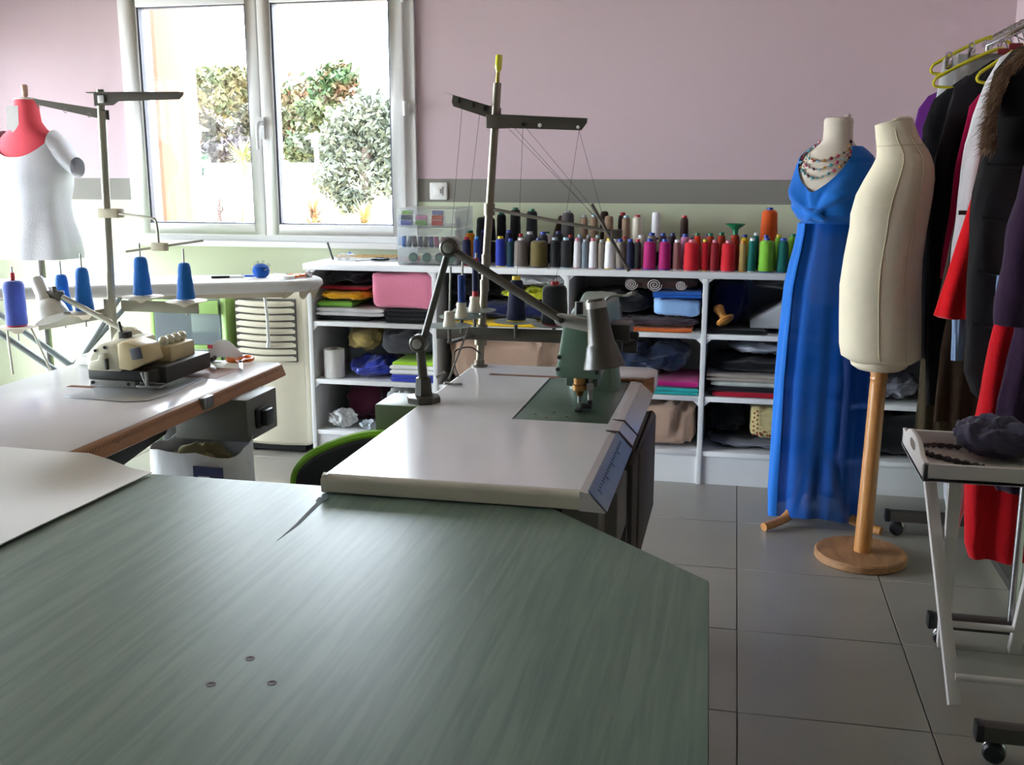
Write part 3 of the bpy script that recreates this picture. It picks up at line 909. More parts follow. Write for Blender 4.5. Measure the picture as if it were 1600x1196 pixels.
for px, w, c, cap, h, lb in FRONT:
    r = w * .002935 / 2 * .97
    k = .80 if c in ('white', 'teal green') else .9
    cone(c, fx(px), PX, SHZ, r, r * k, h, cap, lb, G)
# middle row
def mx(px): return fx(px) * 1.018 - .003
MID = [
 (730, 18, 'amber', 'green', .148, 'amber thread cone with green cap in the row behind'),
 (751, 12, 'navy', 'blue', .150, 'navy thread cone with blue cap behind the stand pole'),
 (792, 14, 'navy', 'blue', .152, 'navy thread cone with blue cap behind the teal one'),
 (811, 13, 'dusty rose', 'red', .136, 'dusty rose thread cone with red cap in the row behind'),
 (825, 18, 'dark grey', 'white', .146, 'dark grey thread cone behind the taupe one'),
 (846, 18, 'dark grey', 'blue', .146, 'dark grey thread cone with blue cap behind the olive one'),
 (870, 20, 'black', 'navy', .150, 'black thread cone with navy cap in the row behind'),
 (889, 13, 'black', 'red', .134, 'black thread cone with red cap in the row behind'),
 (903, 11, 'blue-grey', 'paleblue', .136, 'blue-grey thread cone with pale blue cap in the row behind'),
 (917, 12, 'warm grey', 'grey', .134, 'warm grey thread cone in the row behind the white cones'),
 (931, 12, 'beige', 'paleblue', .134, 'beige thread cone with pale blue cap in the row behind'),
 (957, 12, 'white', 'grey', .132, 'white thread cone in the row behind the warm grey one'),
 (972, 12, 'beige', 'red', .130, 'beige thread cone with red cap in the row behind'),
 (997, 17, 'cream', 'white', .138, 'cream dome-topped thread cone behind the black ones'),
 (1013, 17, 'warm grey', 'blue', .148, 'warm grey thread cone with blue cap behind the magenta ones'),
 (1030, 14, 'plum', 'blue', .148, 'plum thread cone with blue cap in the row behind'),
 (1044, 14, 'plum', 'navy', .148, 'plum thread cone with navy cap in the row behind'),
 (1063, 18, 'pink', 'blue', .144, 'pink thread cone with blue cap in the row behind'),
 (1081, 13, 'scarlet', 'green', .150, 'scarlet thread cone with tall green cap in the row behind'),
 (1100, 14, 'rust', 'green', .150, 'rust thread cone with green cap next to the scarlet one'),
 (1116, 15, 'rust', 'green', .154, 'rust thread cone with green cap behind the bright red one'),
 (1136, 16, 'rust', 'green', .156, 'rust thread cone with green cap under the green saucer'),
 (1150, 14, 'yellow', 'blue', .146, 'yellow thread cone with blue cap in the row behind'),
 (1166, 12, 'teal green', 'white', .154, 'teal green thread cone with white cap in the row behind'),
 (1181, 14, 'yellow', 'blue', .146, 'yellow thread cone with blue cap behind the lime one'),
 (1199, 14, 'lime green', 'yellow', .148, 'lime green thread cone with yellow cap in the row behind'),
 (1219, 15, 'lime green', 'green', .152, 'lime green thread cone with green cap in the row behind'),
 (1240, 15, 'pale green', 'blue', .148, 'pale green thread cone with blue cap by the blue dress')]
for px, w, c, cap, h, lb in MID:
    r = w * .00299 / 2 * .95
    cone(c, mx(px), 4.735, SHZ, r, r * .85, h, cap, lb, G)
# back row: two cones high
def bx(px): return fx(px) * 1.047 - .006
BACK = [
 (757, 34, 'black', None, .10, 'black', None, .115, 'squat black thread cone stacked behind the stand pole', .9),
 (782, 16, 'black', 'green', .105, 'black', 'green', .125, 'slim black thread cone stacked next to the squat black one', .95),
 (804, 18, 'navy', 'green', .102, 'black', 'green', .150, 'black thread cone with green cap stacked on a navy one by the slim black cone', .95),
 (830, 19, 'navy', 'green', .100, 'black', 'green', .146, 'black thread cone with green cap stacked on a navy one beside the white dome', .95),
 (886, 22, 'black', None, .10, 'charcoal', 'grey', .140, 'charcoal thread cone stacked behind the black ones', .92),
 (911, 14, 'brown', None, .098, 'beige', 'grey', .122, 'beige thread cone with grey cap stacked next to the charcoal one', .9),
 (926, 15, 'brown', None, .098, 'beige', 'paleblue', .124, 'beige thread cone with pale blue cap next to a grey-capped one', .9),
 (949, 16, 'brown', None, .098, 'beige', None, .128, 'capless beige thread cone stacked beside the dark brown one', .9),
 (975, 15, 'brown', None, .098, 'beige', 'paleblue', .122, 'beige thread cone with pale blue cap next to the white box-like cone', .9),
 (992, 17, 'black', None, .098, 'cream', 'red', .125, 'pale thread cone with broad red lid', 1.0),
 (1020, 22, 'black', 'navy', .062, 'cream', 'purple', .058, 'squat cream cone with purple rim under the tall white one', .97),
 (1043, 17, 'black', 'navy', .070, 'cream', 'navy', .052, 'squat cream cone with navy rim beside the dark brown one', .97),
 (1062, 14, 'plum', None, .095, 'dark brown', 'red', .128, 'dark brown thread cone with red rim stacked at the back', .9),
 (1078, 20, 'plum', None, .085, 'plum', 'navy', .045, 'squat plum cone with navy cap at the back', .85),
 (1097, 18, 'plum', None, .085, 'dusty rose', 'navy', .055, 'squat dusty rose cone with navy cap at the back', .9)]
for px, w, c0, cap0, h0, c1, cap1, h1, lb, k in BACK:
    r = w * .00306 / 2 * .95
    x = bx(px)
    cone(c0, x, 4.86, SHZ, r * 1.05, r * 1.02, h0, None, 'lower cone under the ' + lb.replace(' thread cone', ' cone').replace(' standing', '').replace(' stacked', '').replace(' with green cap on a', ' on'), G)
    cone(c1, x, 4.86, SHZ + h0, r, r * k * .95, h1, cap1, lb, G, cap_h=.008)
x = bx(1020)
cone('white', x, 4.86, SHZ + .062 + .066, .0215, .019, .118, None, 'tall white thread cone standing highest on two squat cones', G)
x = bx(1185)
cone('rust', x, 4.86, SHZ, .042, .042, .112, None, 'lower rust cone carrying the big orange cone', G)
cone('orange', x, 4.86, SHZ + .112, .040, .034, .148, 'blue', 'big orange thread cone standing high against the green wall', G)
# dark brown cone of the stack behind, leaning one, white dome, green saucer
cone('brown', bx(938), 4.955, SHZ, .022, .021, .108, None, 'lower brown cone carrying the dark brown cone near the wall', G)
cone('dark brown', bx(938), 4.955, SHZ + .108, .021, .019, .135, None, 'dark brown thread cone near the wall behind the beige ones', G)
cone('dark brown', bx(966), 4.955, SHZ, .022, .020, .228, 'red', 'tall dark brown thread cone with red cap near the wall', G)
cone('brown', bx(866), 4.94, SHZ, .024, .023, .105, None, 'lower brown cone carrying the leaning brown cone', G)
cone('brown', bx(866) - .01, 4.945, SHZ + .109, .019, .018, .115, None, 'leaning brown thread cone against the wall', G, tilt=(0, R(16), 0))
cone('black', bx(853), 4.86, SHZ, .030, .029, .095, None, 'lower black cone carrying the white dome cone', G)
t = thing('thread_cone', 'white dome-shaped thread cone with green cap', 'thread cone', (bx(853), 4.86, SHZ + .095), G)
MB().lathe([(.024, 0), (.029, .006), (.030, .022), (.025, .038), (.014, .046)], (bx(853), 4.86, SHZ + .095)).build('wound_thread', thread('thread_white', COLS['white']), t)
MB().lathe([(0, .045), (.014, .045), (.014, .054), (0, .055)], (bx(853), 4.86, SHZ + .095)).build('core_tip', mat('cap_green', CAPS['green']), t)
t = thing('green_saucer', 'shallow green plastic saucer lying on top of the rust cones', 'saucer', (bx(1135), 4.80, SHZ + .17))
MB().lathe([(.012, .0), (.014, .012), (.032, .026), (.043, .034), (.044, .036), (.030, .030), (.010, .018), (0, .017)], (mx(1136), 4.735, SHZ + .1665), n=28).build('dish', mat('saucer_green', (16, 122, 74), .35), t)

# ------------------------------------------------------------------ clear three-drawer box with spools
CLEAR = glass_mat('clear_plastic', (.985, .99, .995), .6, .11, .1, (.97, .98, 1.0))
bx0, bx1, by0, by1, bz = -1.572, -1.283, 4.635, 4.935, SHZ
tb = thing('drawer_box', 'clear plastic three-drawer box full of thread spools', 'drawer box', ((bx0 + bx1) / 2, 4.78, bz))
b = MB()
b.box(bx0, bx0 + .004, by0 + .006, by1, bz, bz + .262).box(bx1 - .004, bx1, by0 + .006, by1, bz, bz + .262).box(bx0, bx1, by1 - .004, by1, bz, bz + .262)
for k in range(4):
    z = bz + k * .086
    b.box(bx0 + .004, bx1 - .004, by0 + .006, by1 - .004, z, z + .004)
b.build('case', CLEAR, tb)
for k in range(3):
    z = bz + .006 + k * .086
    d = MB()
    d.box(bx0 + .007, bx1 - .007, by0, by0 + .003, z, z + .076).box(bx0 + .007, bx0 + .009, by0, by1 - .01, z, z + .07).box(bx1 - .009, bx1 - .007, by0, by1 - .01, z, z + .07).box(bx0 + .007, bx1 - .007, by0, by1 - .01, z, z + .002)
    dr = d.build('drawer', CLEAR, tb)
    h = MB()
    c = (bx0 + bx1) / 2
    h.prism([(c + .085 * math.cos(a), z + .076 - .026 * math.sin(a)) for a in [PI * i / 12 for i in range(13)]], by0 - .010, by0, 'xz')
    h.build('handle', CLEAR, dr, bevel=.002)
def spool(x, y, z, r, l, colour, label, axis=(1, 0, 0), flange='white'):
    t = thing('thread_spool', label, 'spool', (x, y, z), 'spools in the clear drawer box')
    a = Vector(axis).normalized()
    c = Vector((x, y, z + r))
    MB().lathe([(r * .6, -l / 2), (r * .95, -l * .45), (r * .98, 0), (r * .95, l * .45), (r * .6, l / 2)], c, a, 16).build('wound_thread', thread('thread_' + colour.replace(' ', '_'), COLS[colour]), t)
    MB().lathe([(0, -l * .54), (r * .72, -l * .54), (r * .72, -l * .49), (0, -l * .49)], c, a, 14).build('flange', mat('cap_' + flange, CAPS[flange], .4, var=.02), t)
    MB().lathe([(0, l * .49), (r * .72, l * .49), (r * .72, l * .54), (0, l * .54)], c, a, 14).build('flange', mat('cap_' + flange, CAPS[flange], .4, var=.02), t)
z3, z2, z1 = bz + .181, bz + .095, bz + .009
for i, (xx, zz, c) in enumerate(((-1.535, 0, 'blue violet'), (-1.462, 0, 'lime green'), (-1.385, 0, 'scarlet'))):
    spool(xx, 4.675, z3 + zz, .0125, .058, c, c + ' spool lying in the bottom layer of the top drawer')
for i, (xx, zz, c) in enumerate(((-1.535, .0255, 'navy'), (-1.462, .0255, 'pink'), (-1.385, .0255, 'orange'))):
    spool(xx, 4.677, z3 + zz, .0115, .056, c, c + ' spool lying in the middle layer of the top drawer')
for i, (xx, zz, c) in enumerate(((-1.532, .049, 'lime green'), (-1.384, .049, 'blue violet'))):
    spool(xx, 4.679, z3 + zz, .0105, .054, c, c + ' spool on top of the pile in the top drawer')
MID2 = ['sky blue', 'blue-grey', 'plum', 'navy', 'dark brown', 'mid blue', 'magenta', 'dusty rose', 'dark teal', 'dark red']
for i, c in enumerate(MID2):
    x = -1.548 + i * .0265
    spool(x, 4.668 + .004 * (i % 2), z2, .0115, .05, c, c + ' spool standing in the middle drawer' + (' beside the ' + MID2[i - 1] + ' one' if i else ''), (.25 * math.sin(i * 2), .2, 1))
for i, (c, x) in enumerate((('deep green', -1.515), ('teal green', -1.447), ('dark teal', -1.385), ('deep green', -1.33))):
    spool(x, 4.70, z1, .0225, .06, c, c + ' large spool lying in the bottom drawer' + (' at its window end' if i == 0 else ' beside the ' + ('deep green', 'teal green', 'dark teal')[i - 1] + ' one'), (.3, -1, 0), 'green')

# ------------------------------------------------------------------ small tools
ORANGE = mat('orange_plastic', (226, 112, 30), .35)
BLADE = mat('blade_steel', (176, 178, 182), .28, metal=.9)
def scissors(x, y, z, rot, label, s=1.0, m=None, part_m=None):
    m = m or ORANGE
    t = thing('scissors', label, 'scissors', (x, y, z))
    M0 = Matrix.Translation((x, y, z)) @ Matrix.Rotation(rot, 4, 'Z') @ Matrix.Scale(s, 4)
    for k, sg in enumerate((1, -1)):
        b = MB(); b.M = M0
        b.prism([(0, -.006 * sg), (.10, -.001 * sg), (.104, .001 * sg), (.10, .004 * sg), (0, .007 * sg), (-.015, .005 * sg)], .006 + .003 * k, .009 + .003 * k)
        b.build('blade', BLADE, t)
        b = MB(); b.M = M0
        pts = []
        for i in range(16):
            an = 2 * PI * i / 16
            pts.append((-.062 + .034 * math.cos(an), sg * .021 + .017 * math.sin(an) , .010))
        b.tube(pts, .0062, 8, closed=True)
        b.tube([(-.03, sg * .012, .010), (-.005, 0, .010)], [.007, .005], 8)
        b.build('handle', m, t)
    b = MB(); b.M = M0
    b.lathe([(0, .004), (.005, .004), (.005, .0165), (0, .0165)], (0, 0, 0), n=12)
    b.build('pivot_screw', METAL, t)
    return t
scissors(-1.640, 4.83, SHZ + .0008, R(200), 'orange-handled scissors on the shelf beside the clear drawer box', 1.1)
scissors(-1.745, 4.76, SHZ + .0008, R(235), 'black-handled scissors on the shelf near the orange ones', .9, BLACK)
cb = thing('bead_box', 'two small clear boxes of beads with a blue lid star on the shelf end', 'box', (-1.885, 4.80, SHZ))
for x in (-1.905, -1.862):
    MB().box(x - .019, x + .019, 4.77, 4.82, SHZ, SHZ + .034).build('compartment', CLEAR, cb, bevel=.003)
MB().lathe([(0, 0), (.018, 0), (.008, .004), (0, .012)], (-1.868, 4.795, SHZ + .034), n=8).build('blue_star', mat('star_blue', (40, 90, 180)), cb)
pe = MB().cyl((-1.955, 4.79, SHZ + .004), (-1.985, 4.80, SHZ + .085), .005, n=8)
tag(pe.build('pencil_stub', BLACK), 'short black pencil standing beside the clear bead boxes', 'pencil')
yd = MB(); yd.M = Matrix.Translation((-1.80, 5.0, SHZ)) @ Matrix.Rotation(R(8), 4, 'Z')
yd.box(-.21, .27, -.012, .012, .0004, .012)
tag(yd.build('wooden_ruler', wood('ruler_wood', (196, 160, 100), (220, 186, 124)), bevel=.001), 'long wooden ruler lying at the back of the shelf under the window', 'ruler')
# ------------------------------------------------------------------ green walking-foot machine
MG = mat('machine_green', (104, 132, 114), .32, var=.03, coat=.3)
MGD = mat('machine_green_dark', (82, 104, 90), .35, var=.04)
BRASS = mat('brass', (150, 110, 60), .35, metal=.8)
sm = thing('sewing_machine', 'green industrial sewing machine with brass needle guide', 'sewing machine', (-.43, 2.75, ZT - .02))
b = MB()
b.box(-.549, -.309, 2.501, 3.029, ZT - .03, ZT - .002)
b.build('bed_plate', MGD, sm, bevel=.002)
# head plate: rounded trapezoid facing the needle end, arm lofted away from it
def head_ring(y, xl0, xr0, xl1, xr1, z0, z1):
    pts = []
    c = [(xl0, z0), (xr0, z0), (xr1, z1), (xl1, z1)]
    rad = .018
    n = 4
    for i in range(4):
        p = Vector(c[i]); a = (Vector(c[i - 1]) - p).normalized(); q = (Vector(c[(i + 1) % 4]) - p).normalized()
        for k in range(n):
            t = k / (n - 1)
            s = p + a * rad * (1 - t) ** 2 + q * rad * t ** 2
            pts.append((s.x, y, s.y))
    return pts
b = MB()
b.loft([head_ring(2.600, -.452, -.345, -.428, -.370, .885, 1.036), head_ring(2.606, -.460, -.338, -.436, -.360, .880, 1.044), head_ring(2.70, -.460, -.338, -.436, -.360, .880, 1.044), head_ring(2.72, -.455, -.343, -.436, -.362, .93, 1.05), head_ring(2.88, -.458, -.340, -.440, -.352, .94, 1.055), head_ring(3.00, -.470, -.330, -.448, -.345, .93, 1.06), head_ring(3.02, -.465, -.335, -.445, -.348, .94, 1.055)])
b.build('arm', MG, sm, angle=50)
b = MB()
b.loft([ring(-.40, 2.95, ZT - .004, .075, .07, 20, 3.2), ring(-.40, 2.95, ZT + .04, .068, .064, 20, 3.2), ring(-.40, 2.95, .90, .060, .060, 20, 3.2), ring(-.40, 2.95, .96, .066, .066, 20, 3.2)])
b.build('column', MG, sm, angle=50)
MB().box(-.438, -.352, 2.64, 2.74, .85, .885).build('neck_block', MGD, sm, bevel=.006)
for x, z in ((-.420, 1.018), (-.448, .935), (-.452, .903), (-.357, .918), (-.350, .899)):
    MB().lathe([(0, 0), (.0055, 0), (.0055, .003), (0, .003)], (x, 2.6005, z), (0, -1, 0), 12).build('plate_screw', BLACK, sm)
for k, (x, y) in enumerate(((-.46, 2.60), (-.42, 2.56), (-.47, 2.54), (-.505, 2.57), (-.43, 2.68))):
    MB().lathe([(0, ZT - .0022), (.004, ZT - .0022), (.004, ZT - .0012), (0, ZT - .0012)], (x, y, 0), n=10).build('bed_screw', BLACK, sm)
MB().lathe([(0, .885), (.016, .885), (.016, .862), (.019, .860), (.019, .846), (.012, .842), (.008, .83), (0, .83)][::-1], (-.398, 2.625, 0), n=16).build('needle_collar', BRASS, sm)
MB().cyl((-.398, 2.625, .845), (-.398, 2.625, .812), .0055, n=10).build('needle_bar', METAL, sm)
MB().cyl((-.398, 2.625, .812), (-.398, 2.625, .793), .0014, n=6).build('needle', METAL, sm)
MB().cyl((-.370, 2.625, .885), (-.370, 2.625, .815), .0065, n=10).box(-.379, -.361, 2.616, 2.636, .848, .866).build('presser_bar', METAL, sm)
MB().box(-.408, -.388, 2.60, 2.65, ZT + .001, ZT + .007).box(-.394, -.366, 2.62, 2.632, ZT + .006, ZT + .020).box(-.376, -.364, 2.615, 2.637, ZT + .018, ZT + .03).build('presser_foot', DSTEEL, sm, bevel=.002)
MB().box(-.345, -.325, 2.66, 2.71, .94, .97).cyl((-.325, 2.685, .955), (-.296, 2.685, .955), .016, n=14).build('tension_dial', DSTEEL, sm)
MB().lathe([(0, 0), (.055, 0), (.062, .006), (.062, .024), (.05, .032), (.02, .034), (0, .034)], (-.40, 3.02, .995), (0, 1, 0), 24).build('handwheel', BLACK, sm)
MB().box(-.345, -.285, 2.76, 2.86, .95, 1.0).cyl((-.30, 2.78, .97), (-.262, 2.78, .97), .010).cyl((-.31, 2.83, .93), (-.27, 2.83, .93), .018).build('lifter_gear', DSTEEL, sm, bevel=.004)
MB().tube(smooth_path([(-.36, 2.72, 1.055), (-.33, 2.70, 1.085), (-.29, 2.69, 1.088), (-.265, 2.68, 1.098)], 4), [.004] * 9 + [.007, .007, .008, .003], 8).build('take_up_lever', METAL, sm)
MB().cyl((-.405, 2.64, 1.04), (-.405, 2.64, 1.075), .011, n=12).build('oil_cap', BLACK, sm)

# ------------------------------------------------------------------ machine lamp
OLV = mat('lamp_olive', (66, 62, 52), .38, metal=.05, coat=.15)
ALU = mat('aluminium', (176, 176, 170), .3, metal=.8)
tl = thing('machine_lamp', 'jointed olive-grey machine lamp clamped to the sewing table', 'lamp', (-.83, 2.64, ZT))
MB().lathe([(0, 0), (.046, 0), (.048, .006), (.046, .016), (.026, .020), (.024, .024), (.021, .066), (.012, .070), (0, .070)], (-.828, 2.637, ZT + .0004), n=8).build('clamp_base', OLV, tl)
MB().cyl((-.828, 2.637, ZT + .06), (-.836, 2.637, .95), .0125).build('post', OLV, tl)
MB().cyl((-.79, 2.637, .86), (-.765, 2.637, .875), .004).build('clamp_lever', METAL, tl)
def joint(p, r=.022):
    MB().lathe([(0, -.022), (r * .7, -.022), (r, -.012), (r, .014), (r * .8, .02), (0, .02)], p, (0, -1, 0), 16).build('joint', OLV, tl)
    MB().lathe([(0, .018), (r * .62, .018), (r * .5, .028), (r * .2, .030), (0, .030)], p, (0, -1, 0), 14).build('joint_knob', ALU, tl)
joint((-.838, 2.637, .952), .024)
MB().cyl((-.828, 2.637, .955), (-.752, 2.637, 1.205), .0095).build('lower_arm', OLV, tl)
joint((-.748, 2.637, 1.210), .026)
MB().cyl((-.735, 2.63, 1.200), (-.437, 2.555, 1.040), .0115).build('upper_arm', OLV, tl)
b = MB(); b.M = Matrix.Translation((-.405, 2.545, 1.036)) @ Matrix.Rotation(R(8), 4, 'Y') @ Matrix.Rotation(R(-12), 4, 'Z')
b.box(-.034, .05, -.006, .006, -.016, .016)
b.cyl((-.034, -.006, 0), (-.034, .006, 0), .016)
b.build('head_bracket', ALU, tl, bevel=.002)
MB().lathe([(0, -.006), (.006, -.006), (.006, .012), (0, .012)], (-.433, 2.543, 1.04), (0, -1, 0), 12).build('bracket_screw', BLACK, tl)
sa_ = Vector((.030, -.01, -.185)).normalized()
sp_ = Vector((-.347, 2.53, 1.092))
MB().lathe([(0, -.006), (.019, -.006), (.0245, 0), (.0255, .013), (.029, .062), (.034, .104), (.0355, .108), (.039, .113), (.045, .138), (.0465, .142), (.053, .163), (.0525, .165), (.050, .160), (.043, .138), (.034, .106), (.0, .104)], sp_, sa_, 28).build('lamp_shade', OLV, tl, angle=25)
MB().lathe([(.0248, 0), (.0262, .001), (.0266, .016), (.0258, .017)], sp_, sa_, 28).build('shade_band', ALU, tl)

# ------------------------------------------------------------------ thread stand on the sewing table
STM = mat('stand_steel', (132, 124, 110), .35, metal=.6)
BRK = mat('bracket_steel', (98, 92, 84), .45, metal=.5)
CREAMP = mat('cream_post', (222, 212, 192), .45)
DISC = glass_mat('spool_disc', (.75, .80, .78), .9, .5, .1, (.66, .72, .70))
ts = thing('thread_stand', 'steel thread stand with five spool discs on the sewing table', 'thread stand', (-.806, 3.168, ZT))
P0, P1 = Vector((-.806, 3.168, ZT)), Vector((-.744, 3.168, 1.665))
def on(z): return P0 + (P1 - P0) * ((z - ZT) / (1.665 - ZT))
MB().cyl(P0, P1, .0125, n=18).build('pole', STM, ts)
MB().lathe([(0, 0), (.027, 0), (.027, .004), (.016, .006), (.016, .02), (0, .02)], P0, n=20).build('pole_foot', STM, ts)
for z in (1.552, 1.287, 1.05, 1.13):
    p = on(z)
    MB().cyl(p - Vector((0, 0, .018)), p + Vector((0, 0, .018)), .0175 if z > 1.2 else .0148, n=16).build('collar', STM, ts)
b = MB()
p = on(1.552)
b.box(p.x - .022, p.x + .035, 3.140, 3.190, 1.531, 1.571)
b.build('arm_clamp', BRK, ts, bevel=.003)
b = MB()
b.prism([(-.725, 1.570), (-.462, 1.556), (-.464, 1.543), (-.480, 1.522), (-.725, 1.531)], 3.128, 3.131, 'xz')
b.prism([(-.725, 1.570), (-.462, 1.556), (-.462, 1.553), (-.725, 1.567)], 3.105, 3.131, 'xz')
ra = b.build('guide_arm', BRK, ts)
for x, r, m in ((-.655, .006, BLACK), (-.605, .006, SWM), (-.490, .005, SWM)):
    MB().lathe([(0, 0), (r, 0), (r, .002), (0, .002)], (x, 3.1278, 1.562 - (x + .725) * .053 - .018), (0, -1, 0), 12).build('eyelet', m, ra)
b = MB()
b.prism([(-.735, 1.592), (-.735, 1.565), (-.772, 1.562), (-.885, 1.598), (-.890, 1.612), (-.886, 1.632), (-.775, 1.600)], 3.175, 3.178, 'xz')
b.prism([(-.775, 1.600), (-.910, 1.640), (-.886, 1.632), (-.775, 1.598)], 3.150, 3.178, 'xz')
la = b.build('guide_arm', BRK, ts)
for x in (-.865, -.820, -.785):
    MB().box(x - .003, x + .003, 3.172, 3.176, 1.583 - (x + .785) * .30, 1.598 - (x + .785) * .30).build('eyelet', BLACK, la)
MB().tube(smooth_path([on(1.287) + Vector((.02, -.02, 0)), (-.60, 3.10, 1.265), (-.345, 3.02, 1.228)], 4), .0055, 8).build('lower_guide_rod', BRK, ts)
MB().cyl((-.432, 3.03, 1.31), (-.318, 3.03, 1.118), .0055, n=8).build('cross_rod', BRK, ts)
b = MB()
b.box(-.372, -.342, 3.01, 3.045, 1.212, 1.238)
b.build('rod_clamp', BRK, ts, bevel=.003)
# spool rail with discs
MB().box(-.93, -.46, 3.105, 3.113, .885, .925).build('spool_rail', BRK, ts, bevel=.002)
MB().prism([(-.815, 3.16), (-.795, 3.16), (-.838, 2.97), (-.858, 2.972)], .893, .901).build('spool_rail', BRK, ts, bevel=.002)
MB().cyl((-.802, 3.168, .86), (-.798, 3.168, .925), .020, n=16).build('rail_clamp', STM, ts)
DC = [(-.852, 2.985, .940), (-.832, 3.050, .959), (-.806, 3.112, .971), (-.672, 3.10, .942), (-.556, 3.12, .932)]
for k, (x, y, z) in enumerate(DC):
    d = MB().lathe([(0, -.001), (.066, .006), (.068, .008), (.066, .0085), (0, .002)], (x, y, z), n=32).build('spool_disc', DISC, ts)
    MB().cyl((x, y, z - .045), (x, y, z), .006, n=8).build('pin_nut', BRK, ts)
    MB().cyl((x, y, z), (x + .006, y, z + (.185 if k < 3 else .15)), .0036, n=8).build('spool_pin', METAL, ts)
for k in range(3):
    x, y, z = DC[k]
    MB().lathe([(0, 0), (.0195, 0), (.019, .01), (.0145, .030), (.0155, .040), (.014, .046), (.010, .047), (0, .047)], (x, y, z + .004), n=18).build('cone_holder', CREAMP, ts)
MB().cyl((-.812, 3.06, .93), (-.84, 2.93, ZT + .004), .003, n=8).build('brace_rod', METAL, ts)
def stand_cone(c, x, y, z, r0, r1, h, label, cap=None, grp='cones on the sewing table stand'):
    return cone(c, x, y, z, r0, r1, h, cap, label, grp)
x, y, z = DC[1]
tube_ = thing('thread_tube', 'slim navy blue thread tube on the second stand holder', 'thread tube', (x + .002, y, z + .051))
MB().lathe([(.0118, 0), (.0122, .002), (.0122, .082), (.011, .084), (.006, .084)], (x + .002, y, z + .051)).build('wound_thread', thread('thread_mid_blue', COLS['mid blue']), tube_)
MB().lathe([(.0042, -.001), (.007, -.001), (.007, .0015), (.0042, .0015)], (x + .002, y, z + .052)).build('core', BLACK, tube_)
x, y, z = DC[2]
tube_ = thing('thread_tube', 'slim navy thread tube with red ends on the stand', 'thread tube', (x + .003, y, z + .051))
MB().lathe([(.0095, .016), (.0098, .018), (.0098, .102), (.009, .104)], (x + .003, y, z + .051)).build('wound_thread', thread('thread_navy', COLS['navy']), tube_)
REDC = mat('cap_red', CAPS['red'], .4)
MB().lathe([(.0045, 0), (.0098, 0), (.0098, .016), (.0045, .016)], (x + .003, y, z + .051)).build('red_end', REDC, tube_)
MB().lathe([(.0045, .104), (.0098, .104), (.0098, .118), (.0045, .118)], (x + .003, y, z + .051)).build('red_end', REDC, tube_)
stand_cone('navy', DC[3][0] + .002, DC[3][1], DC[3][2] + .009, .031, .021, .128, 'navy thread cone with yellow foot on its own stand disc', 'yellow')
stand_cone('black', DC[4][0] + .002, DC[4][1], DC[4][2] + .009, .042, .037, .122, 'wide black thread cone with red rim on the stand', 'red')
# threads from the guide arms down to the cones
THR = mat('dark_thread', (70, 66, 70), .8)
for k, (pa, pb) in enumerate((((-.855, 3.17, 1.60), (-.852, 2.985, 1.13)), ((-.80, 3.17, 1.58), (-.826, 3.05, 1.14)), ((-.655, 3.12, 1.53), (-.668, 3.10, 1.09)), ((-.485, 3.12, 1.525), (-.552, 3.12, 1.07)), ((-.485, 3.12, 1.52), (-.385, 3.03, 1.23)), ((-.70, 3.12, 1.53), (-.40, 3.03, 1.255)), ((-.68, 3.12, 1.53), (-.395, 3.03, 1.245)), ((-.645, 3.12, 1.53), (-.36, 3.03, 1.22)))):
    MB().cyl(pa, pb, .0006, n=5).build('thread_line', THR, ts)
# yellow screwdriver stuck in the pole top
sd = thing('screwdriver', 'small screwdriver with clear yellow handle stuck in the pole top', 'screwdriver', P1)
YEL = mat('clear_yellow', (222, 216, 60), .15, coat=.6)
ax_ = (P1 - P0).normalized()
MB().lathe([(0, .030), (.006, .030), (.0065, .034), (.010, .040), (.0108, .048), (.0105, .075), (.0095, .081), (0, .083)], P1, ax_, 12).build('handle', YEL, sd)
MB().lathe([(0, .001), (.0058, .001), (.0062, .004), (.0055, .031), (0, .031)], P1, ax_, 12).build('ferrule', mat('ferrule_gold', (178, 160, 70), .3, metal=.6), sd)
# little tool hook on the table and loose wire loops
hk = MB().tube(smooth_path([(-.835, 2.87, ZT + .003), (-.80, 2.862, ZT + .004), (-.782, 2.866, ZT + .004)], 4), .0035, 6).lathe([(0, 0), (.008, 0), (.008, .005), (0, .005)], (-.832, 2.872, ZT + .0005), n=10).build('small_hook', METAL)
tag(hk, 'tiny steel hook lying on the sewing table by the thread stand', 'hook')
wl = MB().tube(smooth_path([(-.775, 3.06, ZT + .06), (-.80, 3.03, ZT + .085), (-.84, 3.0, ZT + .075), (-.836, 2.985, ZT + .03), (-.820, 2.97, ZT + .004)], 6), .0022, 6).build('wire_loop', mat('wire_dark', (66, 58, 56), .6), ts)

# ------------------------------------------------------------------ overlock machine
OC = mat('overlock_cream', (220, 216, 190), .35, var=.02, coat=.2)
OT = mat('overlock_tan', (206, 188, 142), .4, var=.03)
OD = mat('overlock_dark', (52, 50, 46), .5, var=.1)
om = thing('overlock_machine', 'cream overlock machine with tan front cover and dark base', 'overlock machine', (-1.73, 2.70, ZT + .004))
Z0 = ZT + .004
b = MB()
b.prism([(-1.832, Z0 + .045), (-1.832, Z0 + .062), (-1.822, Z0 + .092), (-1.803, Z0 + .118), (-1.775, Z0 + .127), (-1.722, Z0 + .128), (-1.722, Z0 + .045)], 2.605, 2.80, 'xz')
b.build('body', OC, om, bevel=.010, seg=3)
b = MB()
b.prism([(-1.815, Z0 + .052), (-1.815, Z0 + .075), (-1.79, Z0 + .080), (-1.785, Z0 + .098), (-1.765, Z0 + .100), (-1.765, Z0 + .052)], 2.598, 2.61, 'xz')
b.build('side_plate', OC, om, bevel=.003)
